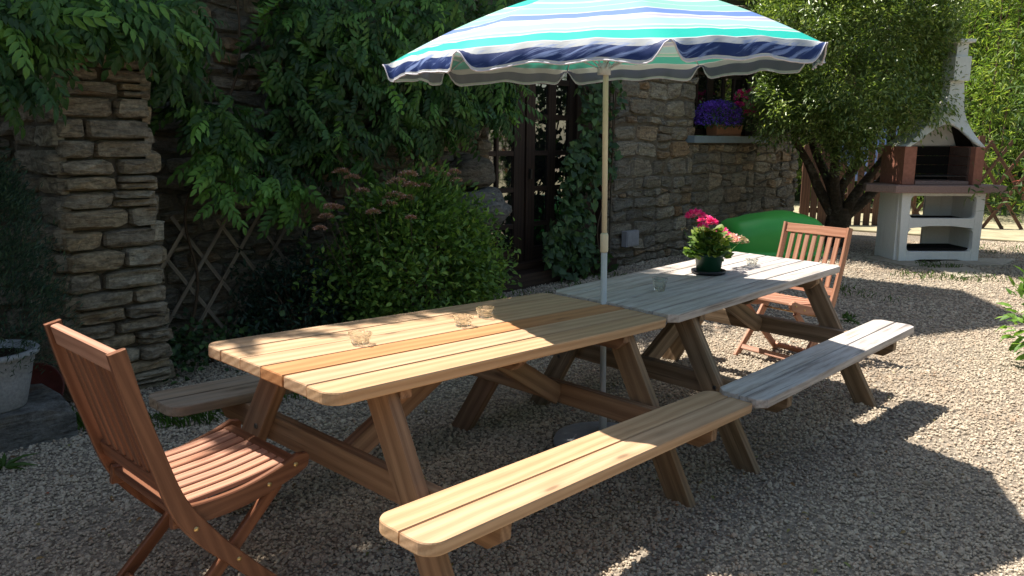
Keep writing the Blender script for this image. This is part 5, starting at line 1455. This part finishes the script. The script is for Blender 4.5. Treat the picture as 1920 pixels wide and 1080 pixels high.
# ------------------------------------------------------------------ potted geranium on the grey table
def geranium():
    rs = np.random.RandomState(12)
    p0 = on_table(T2, 1328, 512)
    t = thing('potted_geranium', 'pink geranium in a dark green pot on the grey table', 'potted plant', p0)
    mb = MB(); mb.lathe([(0, .002), (.078, .002), (.084, .006), (.092, .02), (.096, .02), (.094, .004), (.08, -.0), (0, 0)], 36); mb.obj('saucer', M['pot_black'], t, True)
    mb = MB(); mb.lathe([(0, .006), (.062, .006), (.066, .012), (.078, .095), (.085, .098), (.087, .116), (.082, .118), (.077, .10), (0, .10)], 36); mb.obj('pot', M['pot_green'], t, True)
    mb = MB(); mb.lathe([(0, .104), (.078, .104)], 20); mb.obj('soil', M['soil'], t)
    # roundish scalloped leaves
    V = [(0, 0, 0)]; n = 11
    for k in range(n):
        a = -2.7 + 5.4 * k / (n - 1); r = .024 * (1 + .1 * (k % 2)); V.append((.018 + r * math.cos(a), r * math.sin(a), .005 * math.cos(a * 2)))
    V = np.array(V); F = [(0, k, k + 1) for k in range(1, n)]
    pal = []
    for b in range(5):
        me = mesh_data('leaf', V, F, True); at = me.attributes.new('rnd', 'FLOAT', 'POINT'); at.data.foreach_set('value', np.full(len(V), b / 4, np.float32)); me.materials.append(M['geran']); pal.append(me)
    for k in range(230):
        a = rs.uniform(0, 2 * PI); z = .105 + .14 * rs.uniform() ** 1.2; q = (.02 + .10 * rs.uniform() ** .7) * (1 - .35 * (z - .11) / .12)
        p = Vector((math.cos(a) * q, math.sin(a) * q, z)); D = Vector((math.cos(a), math.sin(a), rs.uniform(-.4, .5))) + Vector(rs.normal(size=3)) * .35; D.normalize()
        Rf = frames(np.array([tuple(D)]), rs, (0, 0, 1), .35)[0]; mw = Matrix([list(r) for r in Rf]).to_4x4(); mw.translation = p
        obj('leaf', pal[min(4, int(rs.uniform() ** 1.0 * 5))], None, t, mw=mw @ Matrix.Scale(rs.uniform(.7, 1.15), 4))
    M['stemg'] = M.get('stemg') or flat('green_stem', (.10, .20, .05), .6)
    # flower heads placed where they stand round the plant
    def fl(px, py, r, mat, nm, n=90, sz=.016):
        p = on_y(px, py, p0.y + rs.uniform(-.02, .02)) - p0
        head(nm, p - Vector((0, 0, r * .3)), r, n, mat, rs, t, sz, .85)
        mb = MB(); mb.tube(smooth_path([(p.x * .15, 0, .10), (p.x * .6, p.y * .5, p.z * .6), (p.x, p.y, p.z - .01)], 4), .0022, 5); mb.obj('flower_stem', M['stemg'], t, True)
    fl(1304, 403, .046, M['pinkfl'], 'flower_head', 260); fl(1324, 412, .034, M['pinkfl'], 'flower_head', 130); fl(1334, 418, .030, M['pinkfl'], 'flower_head', 110); fl(1318, 424, .022, M['pinkfl'], 'flower_head', 60); fl(1352, 435, .038, M['pinkfl'], 'flower_head', 170)
    fl(1369, 447, .048, M['palefl'], 'flower_head', 240); fl(1387, 451, .044, M['drybud'], 'flower_head', 330, .013)
    fl(1283, 430, .014, M['drybud'], 'flower_bud', 40, .008)
geranium()

# ------------------------------------------------------------------ glasses
def cup(label, p, T, r=.036, h=.042, lobes=8, wave=.10, candle=True):
    mb = MB(); w_ = lambda a, i: wave * math.cos(a * lobes)
    mb.lathe([(0, .0), (r * .72, .0), (r * .80, .004), (r * .96, h * .6), (r * 1.12, h), (r * 1.04, h), (r * .86, h * .6), (r * .66, .009), (0, .009)], 48, None, w_)
    o = mb.obj('glass_cup', M['glass'], None, True, loc=p, rot=(.02, .03, RS.uniform(0, 3))); tag(o, label, 'glass cup', 'glass cups on the tables'); return o
cup('leftmost clear glass tealight cup on the honey-coloured table', on_table(T1, 675, 645), T1)
cup('middle glass tealight cup of the three on the honey-coloured table, at the shadow edge', on_table(T1, 868, 611), T1)
cup('glass tealight cup farthest right on the honey-coloured table, in the parasol shade', on_table(T1, 911, 595), T1)
cup('clear straight glass on the grey table, left of the potted geranium', on_table(T2, 1236, 545), T2, .036, .066, 6, .02)
cup('small clear glass at the sunny far end of the grey table, right of the geranium', on_table(T2, 1409, 497), T2, .033, .040)

# ------------------------------------------------------------------ right edge shrubs, weeds, grass
def laurel():
    rs = np.random.RandomState(19)
    V, F = leaf_tpl(.105, .046, .18, .2); pal = []
    for b in range(4):
        me = mesh_data('leaf', V, F); at = me.attributes.new('rnd', 'FLOAT', 'POINT'); at.data.foreach_set('value', np.full(len(V), b / 3, np.float32)); me.materials.append(M['laurel']); pal.append(me)
    c = Vector((3.98, -1.36, 0))
    t = thing('laurel_bush', 'bright green laurel with sunlit leaves poking in at the right edge', 'bush', c)
    for k in range(290):
        d = Vector(rs.normal(size=3)); d.normalize(); p = Vector((d.x * .24, d.y * .26, .38 + d.z * .30)) * 1.0
        p = Vector((p.x * rs.uniform(.6, 1), p.y * rs.uniform(.6, 1), max(.05, p.z)))
        D = (d + Vector((0, 0, .5)) + Vector(rs.normal(size=3)) * .4).normalized(); Rf = frames(np.array([tuple(D)]), rs, (0, 0, 1), .4)[0]; mw = Matrix([list(r) for r in Rf]).to_4x4(); mw.translation = p
        obj('leaf', pal[rs.randint(4)], None, t, mw=mw @ Matrix.Scale(rs.uniform(.6, 1.1), 4))
    for k in range(5):
        a = k * 1.26; mb = MB(); mb.tube([(0, 0, 0), (math.cos(a) * .1, math.sin(a) * .1, .35), (math.cos(a) * .18, math.sin(a) * .18, .6)], [.008, .006, .003], 6); mb.obj('stem', M['twig'], t, True)
laurel()
rs = np.random.RandomState(91)
def photinia():
    c = on_x(1962, 300, 8.4); t = thing('red_tipped_shrub', 'tall leafy shrub with red young leaves at the right edge beside the lattice fence', 'bush', (c.x, c.y - .15, 0))
    V, F = leaf_tpl(.13, .036, .15, .25); pal = []
    for b in range(8):
        me = mesh_data('leaf', V, F); at = me.attributes.new('rnd', 'FLOAT', 'POINT'); at.data.foreach_set('value', np.full(len(V), b / 7, np.float32)); me.materials.append(M['photinia']); pal.append(me)
    n = 2400; nodes = 130; K = np.stack([rs.normal(scale=.22, size=nodes), rs.normal(scale=.24, size=nodes), rs.uniform(.75, 3.1, nodes)], 1)
    i = rs.randint(0, nodes, n); P = K[i] + rs.normal(scale=.10, size=(n, 3)); D = rand_dirs(rs, n) + np.array([0, 0, .5]) + (P * np.array([1, 1, 0])) * .8; D /= np.linalg.norm(D, axis=1, keepdims=True)
    R = frames(D, rs); s = rs.uniform(.6, 1.15, n); red = (rs.uniform(0, 1, nodes) < .13)[i]; rnd = np.where(red, rs.uniform(.86, 1, n), rs.uniform(0, .78, n))
    key = P[:, 0] * 1 + P[:, 1] * -.2; order = np.argsort(key)       # camera side first
    for j in order[:290]:
        mw = Matrix([list(r) for r in R[j]]).to_4x4(); mw.translation = Vector(P[j]); obj('leaf', pal[min(7, int(rnd[j] * 8))], None, t, mw=mw @ Matrix.Scale(float(s[j]), 4))
    m = order[290:]; scatter_mesh('foliage', (V, F), P[m], R[m], s[m], rnd[m], M['photinia'], t, 'stuff')
    for k in range(6):
        mb = MB(); a = k * 1.05; mb.tube([(0, 0, 0), (math.cos(a) * .15, math.sin(a) * .15, 1.2), (math.cos(a) * .3, math.sin(a) * .3, 2.9)], [.02, .014, .005], 6); mb.obj('stem', M['twig'], t, True)
photinia()
# grass and weeds along the wall foot and round the slabs
def grass():
    rs = np.random.RandomState(3); P = []
    def patch(px, py, r, n):
        c = on_z(px, py)
        for _ in range(n):
            a = rs.uniform(0, 2 * PI); q = r * math.sqrt(rs.uniform()); P.append((c.x + q * math.cos(a), c.y + q * math.sin(a), 0))
    for a in ((380, 775, .22, 260), (330, 790, .15, 120), (450, 760, .2, 130), (560, 730, .25, 160), (700, 700, .3, 120), (1590, 597, .06, 60), (1585, 545, .2, 60), (1760, 500, .25, 160), (1730, 520, .35, 160), (1840, 524, .3, 120), (150, 800, .12, 80), (1800, 525, .2, 80), (1880, 470, .5, 160), (1640, 560, .3, 40), (1100, 545, .3, 120), (1010, 560, .3, 90), (1130, 520, .25, 90)): patch(*a)
    P = np.array(P); n = len(P); D = rs.normal(size=(n, 3)) * .45 + np.array([0, 0, 1]); D /= np.linalg.norm(D, axis=1, keepdims=True)
    o = scatter_mesh('grass', leaf_tpl(.06, .006, .1, .4, 1), P, frames(D, rs, (1, 0, 0), 1.0), rs.uniform(.4, 1.2, n), rs.uniform(0, 1, n), M['weed'], None, 'stuff'); o['label'] = 'sparse grass blades growing through the gravel'
grass()
def litter():
    rs = np.random.RandomState(64); n = 420
    P = []
    while len(P) < n:
        px, py = rs.uniform(0, 1920), rs.uniform(440, 1080); c = on_z(px, py)
        if 0 < c.x < 12 or c.y < 2.5: P.append((c.x, c.y, .012))
    P = np.array(P); a = rs.uniform(0, 2 * PI, n); D = np.stack([np.cos(a), np.sin(a), rs.uniform(-.1, .25, n)], 1); D /= np.linalg.norm(D, axis=1, keepdims=True)
    o = scatter_mesh('fallen_leaves', leaf_tpl(.026, .012, .3, .3), P, frames(D, rs, (0, 0, 1), .3), rs.uniform(.5, 1.3, n), rs.uniform(0, 1, n), M['litter'], None, 'stuff'); o['label'] = 'small dry leaves fallen on the gravel'
M['litter'] = leaf_mat('dry_leaf', [(0, G(.14, .07, .03)), (.5, G(.28, .16, .07)), (.85, G(.20, .22, .06)), (1, G(.42, .10, .07))], .1)
litter()
def weed(label, px, py, s, y=None):
    rs = np.random.RandomState(int(px)); c = on_z(px, py)
    t = thing('weed_plant', label, 'weed', c, group='weeds in the gravel'); V, F = leaf_tpl(.13 * s, .028 * s, .2, .5)
    me = mesh_data('leaf', V, F); at = me.attributes.new('rnd', 'FLOAT', 'POINT'); at.data.foreach_set('value', np.full(len(V), .25, np.float32)); me.materials.append(M['weed'])
    for k in range(13):
        a = rs.uniform(0, 2 * PI); D = np.array([[math.cos(a), math.sin(a), rs.uniform(.2, 1.4)]]); D /= np.linalg.norm(D); Rf = frames(D, rs, (0, 0, 1), .2)[0]; mw = Matrix([list(r) for r in Rf]).to_4x4(); obj('leaf', me, None, t, mw=mw @ Matrix.Scale(rs.uniform(.6, 1.1), 4))
weed('leafy weed at the foot of the stone block under the planter', 132, 790, 1.0)
weed('leafy weed at the lower left edge beside the stone block', 5, 880, 1.2)
weed('small weed in the gravel behind the seat of the far folding chair', 1597, 605, .8)
print('verts', sum(len(o.data.vertices) for o in bpy.data.objects if o.type == 'MESH'), 'objects', len(bpy.data.objects))
